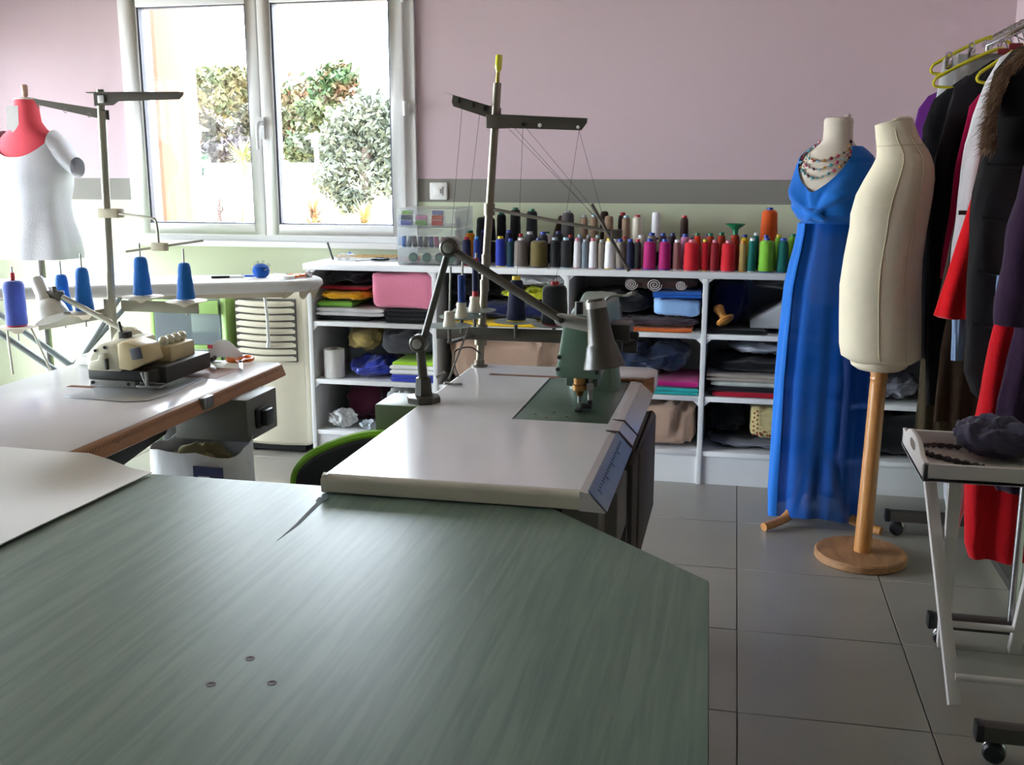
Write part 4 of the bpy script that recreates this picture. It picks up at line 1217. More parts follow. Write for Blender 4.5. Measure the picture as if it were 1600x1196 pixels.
MB().box(-1.768, -1.759, 2.596, 2.609, Z0 + .052, Z0 + .084).build('lever_slot', OD, om, bevel=.002)
for x, z in ((-1.800, .106), (-1.768, .116)):
    MB().lathe([(0, 0), (.0048, 0), (.0048, .003), (0, .003)], (x, 2.606, Z0 + z), (0, -1, 0), 12).build('cover_screw', BLACK, om)
b = MB()
b.prism([(-1.726, Z0 + .055), (-1.726, Z0 + .130), (-1.700, Z0 + .136), (-1.655, Z0 + .124), (-1.638, Z0 + .076), (-1.690, Z0 + .052)], 2.60, 2.70, 'xz')
b.build('front_cover', OT, om, bevel=.005)
b = MB(); b.M = Matrix.Translation((-1.6665, 2.599, Z0 + .104)) @ Matrix.Rotation(R(-12), 4, 'Y')
b.box(-.018, .018, -.002, .004, -.018, .016)
b.build('cover_window', mat('grey_window', (92, 96, 104), .3), om, bevel=.003)
b = MB()
b.box(-1.70, -1.628, 2.72, 2.86, Z0 + .05, Z0 + .105)
b.build('tension_block', OT, om, bevel=.008)
for k in range(4):
    MB().lathe([(0, 0), (.015, 0), (.013, .012), (.016, .016), (.012, .026), (.004, .03), (0, .03)], (-1.665 + .0 * k, 2.735 + .034 * k, Z0 + .104), (.5, -.2, 1), 14).build('tension_dial', OC, om)
MB().box(-1.835, -1.62, 2.612, 2.84, Z0 + .018, Z0 + .052).box(-1.69, -1.60, 2.64, 2.90, Z0 + .01, Z0 + .06).build('base', OD, om, bevel=.005)
MB().box(-1.826, -1.68, 2.604, 2.63, Z0 + .001, Z0 + .020).build('base_plate', ALU, om, bevel=.002)
for x in (-1.815, -1.70):
    MB().lathe([(0, 0), (.005, 0), (.005, .003), (0, .003)], (x, 2.6042, Z0 + .012), (0, -1, 0), 12).build('base_screw', BLACK, om)
MB().box(-1.675, -1.60, 2.60, 2.64, Z0 + .004, Z0 + .010).box(-1.645, -1.638, 2.60, 2.61, Z0 + .004, Z0 + .05).cyl((-1.655, 2.60, Z0 + .05), (-1.645, 2.604, Z0 + .012), .003).build('presser_foot', ALU, om, bevel=.001)
MB().box(-1.785, -1.757, 2.70, 2.73, Z0 + .120, Z0 + .146).cyl((-1.778, 2.71, Z0 + .14), (-1.786, 2.71, Z0 + .176), .004).build('thread_guide', DSTEEL, om, bevel=.003)
MB().lathe([(0, 0), (.052, 0), (.058, .008), (.058, .03), (.048, .038), (0, .04)], (-1.84, 2.86, Z0 + .075), (-1, .35, 0), 22).build('handwheel', OC, om)
MB().prism([(-2.00, Z0 + .005), (-2.00, Z0 + .04), (-1.965, Z0 + .075), (-1.86, Z0 + .045), (-1.84, Z0 + .005)], 2.84, 2.97, 'xz').build('belt_cover', OC, om, bevel=.012, seg=3)

# ------------------------------------------------------------------ overlock thread stand with blue cones
OSM = mat('stand_grey', (168, 166, 150), .4, metal=.3)
os_ = thing('thread_stand', 'grey thread stand holding blue cones behind the overlock machine', 'thread stand', (-2.02, 3.03, ZT))
Q0, Q1 = Vector((-2.022, 3.03, ZT)), Vector((-1.998, 3.03, 1.655))
def oq(z): return Q0 + (Q1 - Q0) * ((z - ZT) / (1.655 - ZT))
MB().cyl(Q0, Q1, .0125, n=18).build('pole', OSM, os_)
MB().lathe([(0, 0), (.028, 0), (.028, .005), (0, .006)], Q0, n=20).build('pole_foot', OSM, os_)
b = MB()
b.prism([(-2.01, 1.645), (-1.70, 1.641), (-1.702, 1.632), (-1.715, 1.620), (-1.925, 1.617), (-1.945, 1.605), (-2.01, 1.604)], 3.010, 3.013, 'xz')
b.prism([(-2.02, 1.645), (-1.70, 1.641), (-1.70, 1.638), (-2.02, 1.642)], 2.985, 3.013, 'xz')
g1 = b.build('guide_arm', BRK, os_)
MB().box(-1.995, -1.972, 3.005, 3.010, 1.612, 1.636).build('arm_bolt', SWM, g1, bevel=.003)
b = MB()
b.prism([(-1.985, 1.592), (-1.985, 1.562), (-2.035, 1.570), (-2.24, 1.612), (-2.255, 1.632), (-2.05, 1.598)], 3.045, 3.048, 'xz')
b.prism([(-1.985, 1.592), (-2.275, 1.635), (-2.255, 1.632), (-1.985, 1.589)], 3.02, 3.048, 'xz')
g2 = b.build('guide_arm', BRK, os_)
for x in (-2.235, -2.14, -2.055):
    z = 1.600 - (x + 2.055) * .17
    MB().tube([(x + .006 * math.cos(a), 3.046, z - .022 + .007 * math.sin(a)) for a in [2 * PI * i / 10 for i in range(10)]], .0014, 5, closed=True).build('eyelet', METAL, g2)
OP = mat('clip_cream', (214, 204, 176), .5)
p = oq(1.27)
MB().box(p.x - .022, p.x + .05, 3.008, 3.052, 1.255, 1.284).build('rod_clamp', OP, os_, bevel=.004)
MB().tube(smooth_path([(-1.975, 3.02, 1.27), (-1.86, 2.99, 1.262), (-1.815, 2.98, 1.256), (-1.803, 2.978, 1.245), (-1.800, 2.978, 1.18)], 4), .0042, 8).build('hanging_rod', OSM, os_)
MB().cyl((-1.912, 2.97, 1.152), (-1.650, 2.985, 1.190), .0038, n=8).build('cross_rod', OSM, os_)
MB().box(-1.823, -1.772, 2.966, 2.990, 1.156, 1.182).build('cross_clamp', OP, os_, bevel=.003)
MB().box(-1.995, -1.715, 3.045, 3.053, .948, .985).build('spool_rail', OSM, os_, bevel=.003)
b = MB()
b.prism([(-2.03, .928), (-2.03, .962), (-2.28, .905), (-2.28, .880)], 3.0, 3.008, 'xz')
b.build('spool_rail', OSM, os_, bevel=.003)
MB().cyl((-2.028, 3.03, .915), (-2.026, 3.03, .99), .019, n=14).build('rail_clamp', OSM, os_)
BC = [(-1.920, 3.06, 1.000, 'sky blue', .031, .021, .128), (-1.764, 3.06, .990, 'sky blue', .030, .019, .122), (-2.098, 3.00, .950, 'sky blue', .030, .020, .145), (-2.205, 3.04, .936, 'sky blue', .028, .019, .130), (-2.335, 2.97, .900, 'blue violet', .034, .033, .150)]
LBS = ['sky blue thread cone on the stand disc under the crossing guide rods', 'sky blue thread cone at the rail end over the lime drawer tower', 'sky blue thread cone beside the stand pole and crossed by the lamp arm', 'sky blue thread cone half hidden behind the white lamp shade', 'blue-violet thread cylinder with a stub of core on top']
for k, (x, y, z, c, r0, r1, h) in enumerate(BC):
    MB().lathe([(0, -.022), (.012, -.022), (.022, -.012), (.040, -.006), (.066, .0), (.066, .002), (0, .003)], (x, y, z - .004), n=28).build('spool_disc', CREAMP, os_)
    MB().cyl((x, y, z - .05), (x, y, z + h + .045), .0028, n=8).build('spool_pin', METAL, os_)
    cone(c, x, y, z, r0, r1, h, 'red' if k == 4 else None, LBS[k], 'blue cones on the overlock stand', cap_h=.026, cap_r=.007)
for xa, ya in ((-2.36, 2.95), (-2.30, 2.99)):
    MB().cyl((xa, ya, .895), (xa + (.05 if xa > -2.33 else -.01), ya + .02, .735), .004, n=6).build('disc_strut', OSM, os_)
# white machine lamp on a jointed arm
wl_ = thing('machine_lamp', 'white bell-shaped lamp on a jointed arm over the overlock table', 'lamp', (-1.96, 2.93, ZT))
WP = mat('lamp_shade_white', (226, 224, 218), .35)
MB().box(-2.075, -1.985, 2.90, 3.0, ZT + .0005, ZT + .032).build('clamp_base', WP, wl_, bevel=.006)
MB().cyl((-2.03, 2.95, ZT + .03), (-1.86, 2.90, .880), .0105).build('lower_arm', OSM, wl_)
MB().lathe([(0, -.018), (.020, -.018), (.024, -.008), (.024, .010), (.016, .018), (0, .018)], (-1.850, 2.90, .885), (.3, -1, 0), 16).build('joint', OSM, wl_)
MB().cyl((-1.85, 2.90, .890), (-2.125, 2.93, 1.005), .009).build('upper_arm', OSM, wl_)
MB().box(-2.185, -2.13, 2.92, 2.95, .995, 1.025).cyl((-2.15, 2.925, 1.02), (-2.15, 2.925, 1.04), .008).build('head_bracket', BRK, wl_, bevel=.004)
ax2 = Vector((.42, -.1, -.90)).normalized()
MB().lathe([(0, -.052), (.018, -.050), (.022, -.040), (.023, .01), (.026, .016), (.026, .03), (.040, .040), (.050, .058), (.056, .090), (.057, .094), (.053, .090), (.04, .05), (0, .03)], (-2.200, 2.93, 1.020), ax2, 26).build('lamp_shade', WP, wl_, angle=30)

# tools on the overlock table
scissors(-1.555, 3.005, ZT + .0008, R(-62), 'orange-handled scissors on the overlock table', 1.05)
scissors(-1.665, 2.985, ZT + .0008, R(-48), 'dark-handled tailor scissors beside the orange ones on the overlock table', 1.15, BLACK)
tw_ = thing('tweezers', 'blue-handled thread snips lying behind the overlock machine', 'thread snips', (-1.70, 3.03, ZT))
MB().box(-1.755, -1.69, 3.015, 3.030, ZT + .0005, ZT + .012).build('handle', mat('snip_blue', (62, 74, 120), .4), tw_, bevel=.003)
MB().prism([(-1.69, 3.016), (-1.63, 3.02), (-1.69, 3.029)], ZT + .003, ZT + .006).build('blade', BLADE, tw_)
pp = thing('paper_packet', 'curved white paper packet with red print behind the overlock machine', 'packet', (-1.64, 3.05, ZT))
MB().grid(lambda u, v: (-1.70 + .13 * u, 3.050 + .012 * v, ZT + .001 + .075 * math.sin(PI * (.12 + .76 * u)) * (1 - .8 * v) + .0 * v), 16, 6).build('sheet', SWM, pp, solid=.0012)
MB().box(-1.690, -1.672, 3.044, 3.046, ZT + .045, ZT + .058).build('print_patch', mat('print_red', (206, 70, 84)), pp)
# ------------------------------------------------------------------ folded cloths and bundles in the shelves
def fabric_name(m): return m
def bundle(name, label, cat, x0, x1, y0, y1, z0, z1, m, seed=0, p=3.2, amp=.010, freq=11, group=None, stretch=(1, 1, 1), parent=None):
    cx, cy, cz = (x0 + x1) / 2, (y0 + y1) / 2, (z0 + z1) / 2
    rx, ry, rz = (x1 - x0) / 2, (y1 - y0) / 2, (z1 - z0) / 2
    rings = []
    nv, nu = 34, 72
    sg = lambda v, e: math.copysign(abs(v) ** e, v)
    S = Vector((seed * 3.1, seed * 1.7, seed * .9))
    for j in range(nv + 1):
        ph = -PI / 2 + PI * j / nv
        ring_ = []
        for i in range(nu):
            th = 2 * PI * i / nu
            d = Vector((sg(math.cos(ph), 2 / p) * sg(math.cos(th), 2 / p), sg(math.cos(ph), 2 / p) * sg(math.sin(th), 2 / p), sg(math.sin(ph), 2 / p)))
            P = Vector((d.x * rx, d.y * ry, d.z * rz))
            q = Vector((P.x * stretch[0], P.y * stretch[1], P.z * stretch[2])) * freq + S
            q = q + Vector((noise.noise(q * .7), noise.noise(q * .7 + Vector((7, 1, 3))), noise.noise(q * .7 + Vector((2, 9, 5))))) * 1.1
            rid = abs(noise.noise(q)) * 1.7 + abs(noise.noise(q * 2.1)) * .8
            w = amp * 2.1 * min(rid, 1.3)
            dn = Vector((d.x / max(rx, .01), d.y / max(ry, .01), d.z / max(rz, .01)))
            dn = dn.normalized() if dn.length > 1e-6 else Vector((0, 0, 1))
            P = P - dn * w
            sag = .10 * rz * 2 * noise.noise((P.x * 6 + seed, seed, 0)) * max(0, d.z)
            P.z += min(sag, 0)
            ring_.append((cx + P.x, cy + P.y, max(z0, cz + P.z) if j > 1 else z0))
        rings.append(ring_)
    o = MB().loft(rings).build(name, m, parent, angle=70)
    return tag(o, label, cat, group) if parent is None else o
def folded(name, label, x0, x1, y0, y1, z0, z1, m, layers=3, seed=0, wob=.006, cat='fabric', group='folded fabrics in the shelf unit'):
    b = MB()
    t = (z1 - z0) / layers
    for k in range(layers):
        rings = []
        a0 = z0 + k * t
        xs = x0 + .006 * noise.noise((seed, k, 1)); xe = x1 - .012 * abs(noise.noise((seed, k, 5)))
        n = 16
        for i in range(n + 1):
            u = i / n
            x = xs + (xe - xs) * u
            dz = wob * noise.noise((x * 7, seed + k * .35, 0)) * (.4 + .6 * k / max(1, layers))
            fy = y0 + .010 * abs(noise.noise((seed * 2, k * 1.3, x * 4)))
            e = .55 if i in (0, n) else 1.0
            h = t * .49 * e
            zc = a0 + t / 2 + dz
            pts = []
            for q in range(7):
                an = PI / 2 + PI * q / 6
                pts.append((x, fy + h + h * math.cos(an), zc + h * math.sin(an)))
            pts.append((x, y1, zc - h)); pts.append((x, y1, zc + h))
            rings.append(pts)
        b.loft(rings)
    zmin = min(v[2] for v in b.v)
    b.v = [(v[0], v[1], max(v[2], z0)) for v in b.v]
    return tag(b.build(name, m, angle=60), label, cat, group)
BLK = cloth('fabric_black', (26, 25, 28), .2)
BLK2 = cloth('fabric_blackish', (38, 34, 40), .2)
NVY = cloth('fabric_navy', (24, 30, 72), .15)
SATIN = mat('satin_blue', (22, 48, 168), .3, var=.12, scale=7, sheen=.3)
def F(name, c, v=.12): return cloth('fabric_' + name, c, v)
TAUPE = F('taupe', (168, 140, 122), .08)
FY = 4.615
# column 1, top
folded('folded_fabric', 'black folded fabric under the white one in the upper left cell', -1.985, -1.72, FY + .03, 5.0, .6905, .716, BLK, 2, 1)
folded('folded_fabric', 'white and grey striped folded fabric beside the pink block', -1.98, -1.64, FY, 4.98, .7165, .756, F('white_grey', (206, 204, 206), .2), 2, 2)
folded('folded_fabric', 'lime green folded fabric under the yellow knit', -1.975, -1.80, FY + .01, 4.97, .7565, .786, F('lime', (122, 176, 70)), 1, 3)
YK = bundle('rolled_knit', 'rolled golden yellow ribbed knit in the upper left cell', 'fabric', -1.978, -1.722, FY, 4.90, .7865, .838, F('gold_knit', (228, 160, 24), .2), 4, 4, .006, 30, stretch=(3, .1, .1))
folded('folded_fabric', 'thin red folded fabric above the yellow knit', -1.97, -1.73, FY + .04, 4.95, .8385, .852, F('red_thin', (160, 24, 40)), 1, 5)
bundle('fabric_bundle', 'crumpled black fabric filling the cell above the red one', 'fabric', -1.985, -1.715, FY + .03, 5.02, .8525, .932, BLK2, 6, 3.2, .010, 9)
folded('folded_fabric', 'thick black folded fabric under the pink block', -1.632, -1.40, FY - .004, 5.0, .6905, .752, BLK, 3, 7)
bundle('pink_fabric_block', 'large pink folded fabric block in the upper left cell', 'fabric', -1.708, -1.398, FY - .002, 5.0, .7525, .934, F('pink', (232, 138, 166), .04), 8, 9, .004, 6)
# column 1, middle
pr = thing('paper_roll', 'white paper towel roll standing in the middle left cell', 'paper roll', (-1.92, 4.68, .4075))
MB().lathe([(.018, 0), (.050, 0), (.051, .002), (.051, .136), (.050, .138), (.018, .138), (.018, 0)], (-1.92, 4.675, .4075), n=30).build('paper', mat('paper_white', (236, 234, 230), .9), pr)
MB().lathe([(.0165, .001), (.0178, .001), (.0178, .1385), (.0165, .1385), (.0165, .001)], (-1.92, 4.675, .4075), n=20).build('core', mat('cardboard_core', (128, 104, 84), .9), pr)
bundle('satin_cloth', 'royal blue satin cloth heaped beside the paper roll', 'fabric', -1.86, -1.62, FY, 4.93, .4075, .515, SATIN, 11, 2.6, .016, 9)
folded('folded_fabric', 'royal blue satin folded under the white cloth', -1.612, -1.40, FY, 4.95, .4075, .442, SATIN, 2, 12)
folded('folded_fabric', 'white folded cloth on blue satin in the middle left cell', -1.618, -1.40, FY + .004, 4.95, .4425, .488, F('white', (226, 226, 224)), 2, 13)
folded('folded_fabric', 'lime yellow folded cloth on the white one', -1.605, -1.40, FY + .01, 4.93, .4885, .503, F('acid', (168, 220, 40)), 1, 14)
bundle('fabric_bundle', 'dark grey fleece bundle in the middle left cell', 'fabric', -1.70, -1.40, FY + .03, 5.02, .5155, .655, F('dark_grey', (66, 66, 70)), 15, 3.5, .010, 8)
bundle('stuffed_bundle', 'white and yellow cloth bundle behind the paper roll', 'fabric', -1.90, -1.712, 4.69, 4.97, .5155, .650, F('cream_yellow', (206, 176, 112), .4), 16, 2.4, .016, 9)
# column 1, bottom
bundle('fabric_bundle', 'dark burgundy cloth bundle in the lower left cell', 'fabric', -1.93, -1.70, 4.73, 5.02, .1545, .365, F('burgundy', (78, 30, 50)), 17, 3.2, .012, 8)
PLB = mat('plastic_bag', (226, 228, 230), .35, var=.05, bump=.4, bscale=18)
bundle('plastic_bag', 'small white plastic bag in front of the burgundy bundle', 'bag', -1.965, -1.80, FY - .002, 4.725, .1545, .260, PLB, 18, 2.2, .014, 14)
bundle('plastic_bag', 'tall white plastic bag beside the burgundy bundle', 'bag', -1.692, -1.50, FY + .02, 4.88, .1545, .372, PLB, 19, 2.3, .018, 11)
bundle('plastic_bag', 'little grey plastic bag between the two white ones', 'bag', -1.795, -1.697, FY - .003, 4.70, .1545, .210, mat('grey_bag', (176, 186, 196), .4), 20, 2.2, .010, 14)
MB().box(-1.495, -1.40, 4.65, 4.95, .1545, .355).build('cardboard_box', mat('cardboard', (134, 100, 68), .85), bevel=.003)
tag(bpy.data.objects['cardboard_box'], 'brown cardboard box in the lower left cell', 'box')
# column 2
bundle('fabric_bundle', 'navy cloth heap in the cell behind the thread stand', 'fabric', -1.33, -.785, FY + .02, 5.02, .708, .805, NVY, 21, 3.6, .010, 7)
folded('folded_fabric', 'yellow folded cloth under the navy heap behind the thread stand', -1.34, -.90, FY, 4.97, .6905, .7075, F('yellow', (226, 186, 30)), 1, 22)
bundle('fabric_bundle', 'acid yellow crumpled cloth above the navy heap', 'fabric', -1.10, -.80, FY + .004, 4.90, .8055, .868, F('acid_yellow', (186, 190, 40), .2), 23, 2.6, .014, 14)
bundle('fabric_bundle', 'pale grey crumpled cloth tucked above the acid yellow one', 'fabric', -1.04, -.79, FY + .02, 4.95, .8685, .932, F('pale_grey', (178, 178, 180), .2), 24, 2.8, .010, 12)
bundle('fabric_bundle', 'black cloth heap left of the acid yellow cloth', 'fabric', -1.365, -1.11, FY + .05, 5.0, .8055, .925, BLK, 25, 3.2, .012, 8)
bundle('fabric_bundle', 'wide taupe cloth bundle in the cell behind the sewing machine', 'fabric', -1.35, -.79, FY, 5.02, .4075, .650, TAUPE, 26, 5, .012, 7, stretch=(2.2, 1, .4))
bundle('fabric_bundle', 'taupe cloth bundle in the lowest cell behind the sewing table', 'fabric', -1.35, -.79, FY, 5.02, .1545, .372, TAUPE, 27, 5, .012, 7, stretch=(2.2, 1, .4))
# column 3
BROWNP = F('brown_pattern', (66, 44, 40), .4)
folded('folded_fabric', 'orange folded cloth at the bottom of the cell with blue cloths', -.60, -.20, FY - .004, 4.97, .6905, .708, F('orange', (204, 98, 40)), 1, 31)
bundle('fabric_bundle', 'dark patterned cloth with pink edge on the orange one', 'fabric', -.58, -.166, FY, 4.99, .7085, .756, F('dark_pattern', (66, 52, 58), .6), 32, 4, .006, 30)
bundle('fabric_bundle', 'big black cloth bundle beside the blue folded cloths', 'fabric', -.745, -.385, FY + .01, 5.02, .757, .868, BLK, 33, 3.6, .010, 7)
bundle('folded_fabric', 'light blue thick folded towel in the upper cell', 'fabric', -.380, -.166, FY - .005, 4.95, .7565, .845, F('light_blue', (142, 180, 226), .04), 34, 6, .004, 7)
folded('folded_fabric', 'bright blue folded cloth on the light blue towel', -.378, -.166, FY - .004, 4.94, .8455, .870, F('bright_blue', (22, 92, 186)), 2, 35)
sr = thing('patterned_roll', 'brown fabric roll with white spiral motifs in the upper cell', 'fabric', (-.42, 4.8, .8705))
bundle('roll', '', '', -.52, -.18, FY + .004, 4.98, .8705, .934, BROWNP, 36, 3.2, .006, 18, parent=sr)
for cx_, rr in ((-.475, .026), (-.372, .030), (-.255, .022)):
    pts = []
    for i in range(46):
        a_ = i * .42; r_ = rr * (i + 2) / 48
        pts.append((cx_ + r_ * math.cos(a_) * 1.15, FY - .001 + .4 * (r_ ** 2) * 10, .902 + r_ * math.sin(a_)))
    MB().tube(pts, .0022, 5).build('spiral_motif', mat('motif_white', (190, 180, 178), .8), sr)
bundle('fabric_bundle', 'dark denim heap in the middle cell right of the machine', 'fabric', -.60, -.20, FY + .01, 5.0, .468, .64, F('denim', (34, 44, 66), .3), 37, 2.6, .016, 9)
folded('folded_fabric', 'purple-pink folded cloth under the dark denim heap', -.60, -.375, FY, 4.97, .4075, .436, F('mauve', (136, 70, 112)), 2, 38)
folded('folded_fabric', 'turquoise folded cloth beside the purple-pink one', -.370, -.164, FY - .004, 4.97, .4075, .438, F('turquoise', (36, 164, 164), .25), 2, 39)
folded('folded_fabric', 'magenta crumpled cloth above the turquoise one', -.355, -.166, FY + .01, 4.95, .4385, .465, F('magenta', (170, 24, 110)), 1, 40)
bundle('fabric_bundle', 'black folded cloth under the denim heap', 'fabric', -.745, -.605, FY + .02, 5.0, .4075, .60, BLK, 41, 3.4, .012, 8)
folded('folded_fabric', 'black flat cloth on the purple-pink folded cloth', -.59, -.378, FY + .008, 4.97, .4365, .4655, BLK2, 2, 42)
bundle('fabric_bundle', 'taupe draped cloth bundle in the lowest cell beside the belt guard', 'fabric', -.62, -.170, FY - .003, 5.02, .1545, .378, TAUPE, 43, 6, .014, 8, stretch=(2.4, 1, .5))
# column 4
folded('folded_fabric', 'thin black folded cloth in front of the white box', -.125, .125, FY, 4.90, .6905, .712, BLK, 1, 51)
MB().prism([(.05, .7125), (.40, .7125), (.40, .86), (.28, .88), (.15, .80), (.05, .745)], 4.68, 4.95, 'xz').build('fabric_box', F('box_white', (190, 192, 196), .05), bevel=.006)
tag(bpy.data.objects['fabric_box'], 'white soft box leaning in the cell beside the blue dress', 'box')
bundle('fabric_bundle', 'navy black padded bag behind the wooden mushroom', 'bag', -.13, .04, 4.69, 5.03, .7125, .925, NVY, 52, 3.0, .012, 7)
bundle('fabric_bundle', 'black cloth lying over the white soft box', 'fabric', .05, .44, 4.66, 5.0, .882, .932, BLK, 53, 3.2, .006, 9)
dm = thing('darning_mushroom', 'turned wooden darning mushroom lying on the black cloth', 'darning mushroom', (-.05, 4.64, .7125))
ORW = wood('mushroom_wood', (176, 112, 44), (206, 144, 66), rough=.4)
ax3 = Vector((.40, -.25, -.62)).normalized()
MB().lathe([(0, 0), (.018, .004), (.024, .018), (.020, .034), (.016, .05), (.018, .062), (.022, .066)], (-.098, 4.655, .814), ax3, 20).build('handle', ORW, dm)
MB().lathe([(.022, .064), (.040, .070), (.043, .076), (.036, .088), (.018, .094), (0, .096)], (-.098, 4.655, .814), ax3, 24).build('cap', ORW, dm)
bundle('plastic_cover', 'grey plastic cover at the top of the middle cell', 'cover', -.05, .44, FY + .02, 4.98, .585, .655, mat('grey_plastic_sheet', (150, 154, 164), .35, var=.1), 54, 2.8, .010, 10)
bundle('fabric_bundle', 'thick black cloth under the grey plastic cover', 'fabric', -.125, .45, FY + .01, 5.0, .512, .584, BLK, 55, 4, .008, 9)
folded('folded_fabric', 'beige folded cloth under the thick black one', -.13, .45, FY, 4.97, .478, .5115, F('beige', (170, 160, 150)), 2, 56)
folded('folded_fabric', 'white folded cloth with green print in the middle cell', -.11, .45, FY + .002, 4.97, .455, .4775, F('white_print', (196, 200, 190), .3), 1, 57)
folded('folded_fabric', 'black flat cloth on the crimson one', -.12, .45, FY + .004, 4.97, .432, .4545, BLK2, 1, 58)
folded('folded_fabric', 'crimson folded cloth at the bottom of the middle cell', -.10, .42, FY - .002, 4.97, .4075, .4315, F('crimson', (176, 24, 50)), 1, 59)
bundle('fabric_bundle', 'grey flat cloth bundle on the lowest shelf by the dress', 'fabric', -.125, .44, FY + .03, 5.0, .1545, .212, F('mid_grey', (118, 120, 128)), 60, 3.2, .008, 9)
bundle('fabric_bundle', 'black cloth heap on the grey flat bundle', 'fabric', -.125, .06, FY + .06, 5.0, .2125, .36, BLK, 61, 2.8, .012, 8)
fb = thing('floral_curtain', 'cream floral curtain bundle with red flowers on the lowest shelf', 'fabric', (.24, 4.8, .2125))
bundle('cloth', '', '', .065, .44, FY + .02, 4.98, .2125, .372, F('floral_cream', (196, 180, 128), .1), 62, 7, .003, 7, stretch=(2, 1, .5), parent=fb)
rnd = random.Random(5)
for k in range(30):
    if k < 12:
        x_, z_ = .082 + .016 * (k % 2) + .006 * rnd.random(), .236 + .010 * k
    else:
        x_, z_ = .10 + .018 * (k - 12) * .55 + .01 * rnd.random(), .232 + .022 * rnd.random()
    MB().lathe([(0, 0), (.0042, 0), (.0048, .002), (0, .003)], (x_, FY + .0215, z_), (0, -1, .1), 6).build('printed_flower', mat('flower_red', (140, 46, 34), .9), fb)
tg = MB().box(.12, .20, FY - .008, FY + .02, .1545, .1560).build('care_tag', mat('tag_white', (214, 214, 218), .7))
tag(tg, 'small white tag lying on the lowest shelf edge by the dress', 'tag')
# column 5
bundle('fabric_bundle', 'black clothes heap in the lowest cell behind the tray table', 'fabric', .49, 1.06, FY + .02, 5.02, .1545, .37, BLK, 71, 3.8, .012, 7)
bundle('fabric_bundle', 'grey and white cloth bundle behind the linen torso pole', 'fabric', .50, .80, FY + .01, 4.98, .4075, .53, F('grey_white', (120, 120, 130), .6), 72, 2.6, .014, 12)
bundle('fabric_bundle', 'black clothes bundle at the wall end of the middle shelf', 'fabric', .81, 1.06, FY + .02, 5.0, .4075, .64, BLK, 73, 3.2, .012, 8)
bundle('fabric_bundle', 'black clothes bundle at the wall end of the top shelf', 'fabric', .50, 1.05, FY + .02, 5.0, .6905, .92, BLK2, 74, 3.6, .012, 8)

# ------------------------------------------------------------------ things on the ironing board
pc = thing('pincushion', 'round blue pincushion bristling with pins on the ironing board', 'pincushion', (-2.13, 4.36, .9205))
MB().lathe([(0, 0), (.02, 0), (.034, .012), (.039, .030), (.034, .050), (.018, .062), (0, .065)], (-2.13, 4.36, .9205), n=24).build('cushion', F('pin_blue', (30, 84, 168), .2), pc)
rnd = random.Random(9)
for k in range(26):
    a_ = rnd.uniform(0, 6.28); e_ = rnd.uniform(.1, 1.4)
    d_ = Vector((math.cos(a_) * math.cos(e_), math.sin(a_) * math.cos(e_), math.sin(e_)))
    c_ = Vector((-2.13, 4.36, .9505))
    MB().cyl(c_ + d_ * .028, c_ + d_ * .048, .0009, n=5).lathe([(0, -.002), (.0022, 0), (0, .002)], c_ + d_ * .049, d_, 6).build('pin', METAL, pc)
scissors(-2.03, 4.42, .9205, R(155), 'orange-handled scissors on the ironing board by the pincushion', .95)
pn = thing('marker_pen', 'white marker pen with black cap lying on the ironing board', 'pen', (-2.29, 4.30, .9205))
MB().cyl((-2.26, 4.31, .926), (-2.20, 4.335, .926), .0052, n=10).build('barrel', SWM, pn)
MB().cyl((-2.335, 4.28, .926), (-2.26, 4.31, .926), .0058, n=10).build('pen_cap', BLACK, pn)
bl = thing('blue_pen', 'blue pen lying beside the pincushion on the ironing board', 'pen', (-2.2, 4.38, .9205))
MB().cyl((-2.235, 4.375, .925), (-2.17, 4.385, .925), .0045, n=8).build('barrel', mat('pen_blue', (36, 96, 186), .35), bl)
MB().cyl((-2.17, 4.385, .925), (-2.15, 4.388, .925), .003, .001, n=8).build('pen_tip', METAL, bl)
wd = thing('tape_roll', 'small white tape roll lying at the rounded end of the ironing board', 'tape roll', (-2.0, 4.34, .9205))
MB().lathe([(.014, 0), (.034, 0), (.034, .014), (.014, .014), (.014, 0)], (-1.995, 4.34, .9205), n=26).build('tape', SWM, wd)
MB().lathe([(.012, .0005), (.0138, .0005), (.0138, .0135), (.012, .0135), (.012, .0005)], (-1.995, 4.34, .9205), n=20).build('core', mat('cardboard_core', (128, 104, 84), .9), wd)
gj = MB().lathe([(0, 0), (.016, 0), (.018, .004), (.018, .024), (.016, .026), (0, .026)], (-1.935, 4.44, .9205), n=20).build('glass_jar', mat('jar_grey', (196, 200, 204), .12, metal=.4))
tag(gj, 'little shiny metal tin at the tip of the ironing board', 'tin')

# ------------------------------------------------------------------ waste bag and office chair
wb = thing('waste_bag', 'white plastic waste bag with dark blue print under the overlock table', 'bag', (-1.51, 2.62, 0))
b = MB()
rings = []
for j in range(13):
    t = j / 12
    w_, d_ = .150 + .012 * math.sin(t * 5), .115
    rings.append([(x + .01 * noise.noise((x * 14, y * 14, t * 4)), y + .012 * noise.noise((y * 12, x * 12, t * 5)), .002 + .625 * t + (.035 * noise.noise((x * 11, y * 11, 2)) if j == 12 else 0)) for x, y, z in ring(-1.515, 2.66, 0, w_, d_, 32, 2.8)])
b.loft(rings, True, False)
b.build('bag', PLB, wb, angle=70, solid=.0015)
MB().box(-1.475, -1.385, 2.536, 2.540, .495, .595).build('print_panel', mat('print_navy', (34, 40, 82), .5), wb)
for k in range(3):
    MB().box(-1.46, -1.40 - .012 * k, 2.534, 2.537, .515 + k * .024, .520 + k * .024).build('print_line', SWM, wb)
bundle('rubbish', '', '', -1.635, -1.40, 2.57, 2.75, .30, .645, F('khaki_scrap', (138, 132, 96), .3), 81, 2.5, .02, 12, parent=wb)
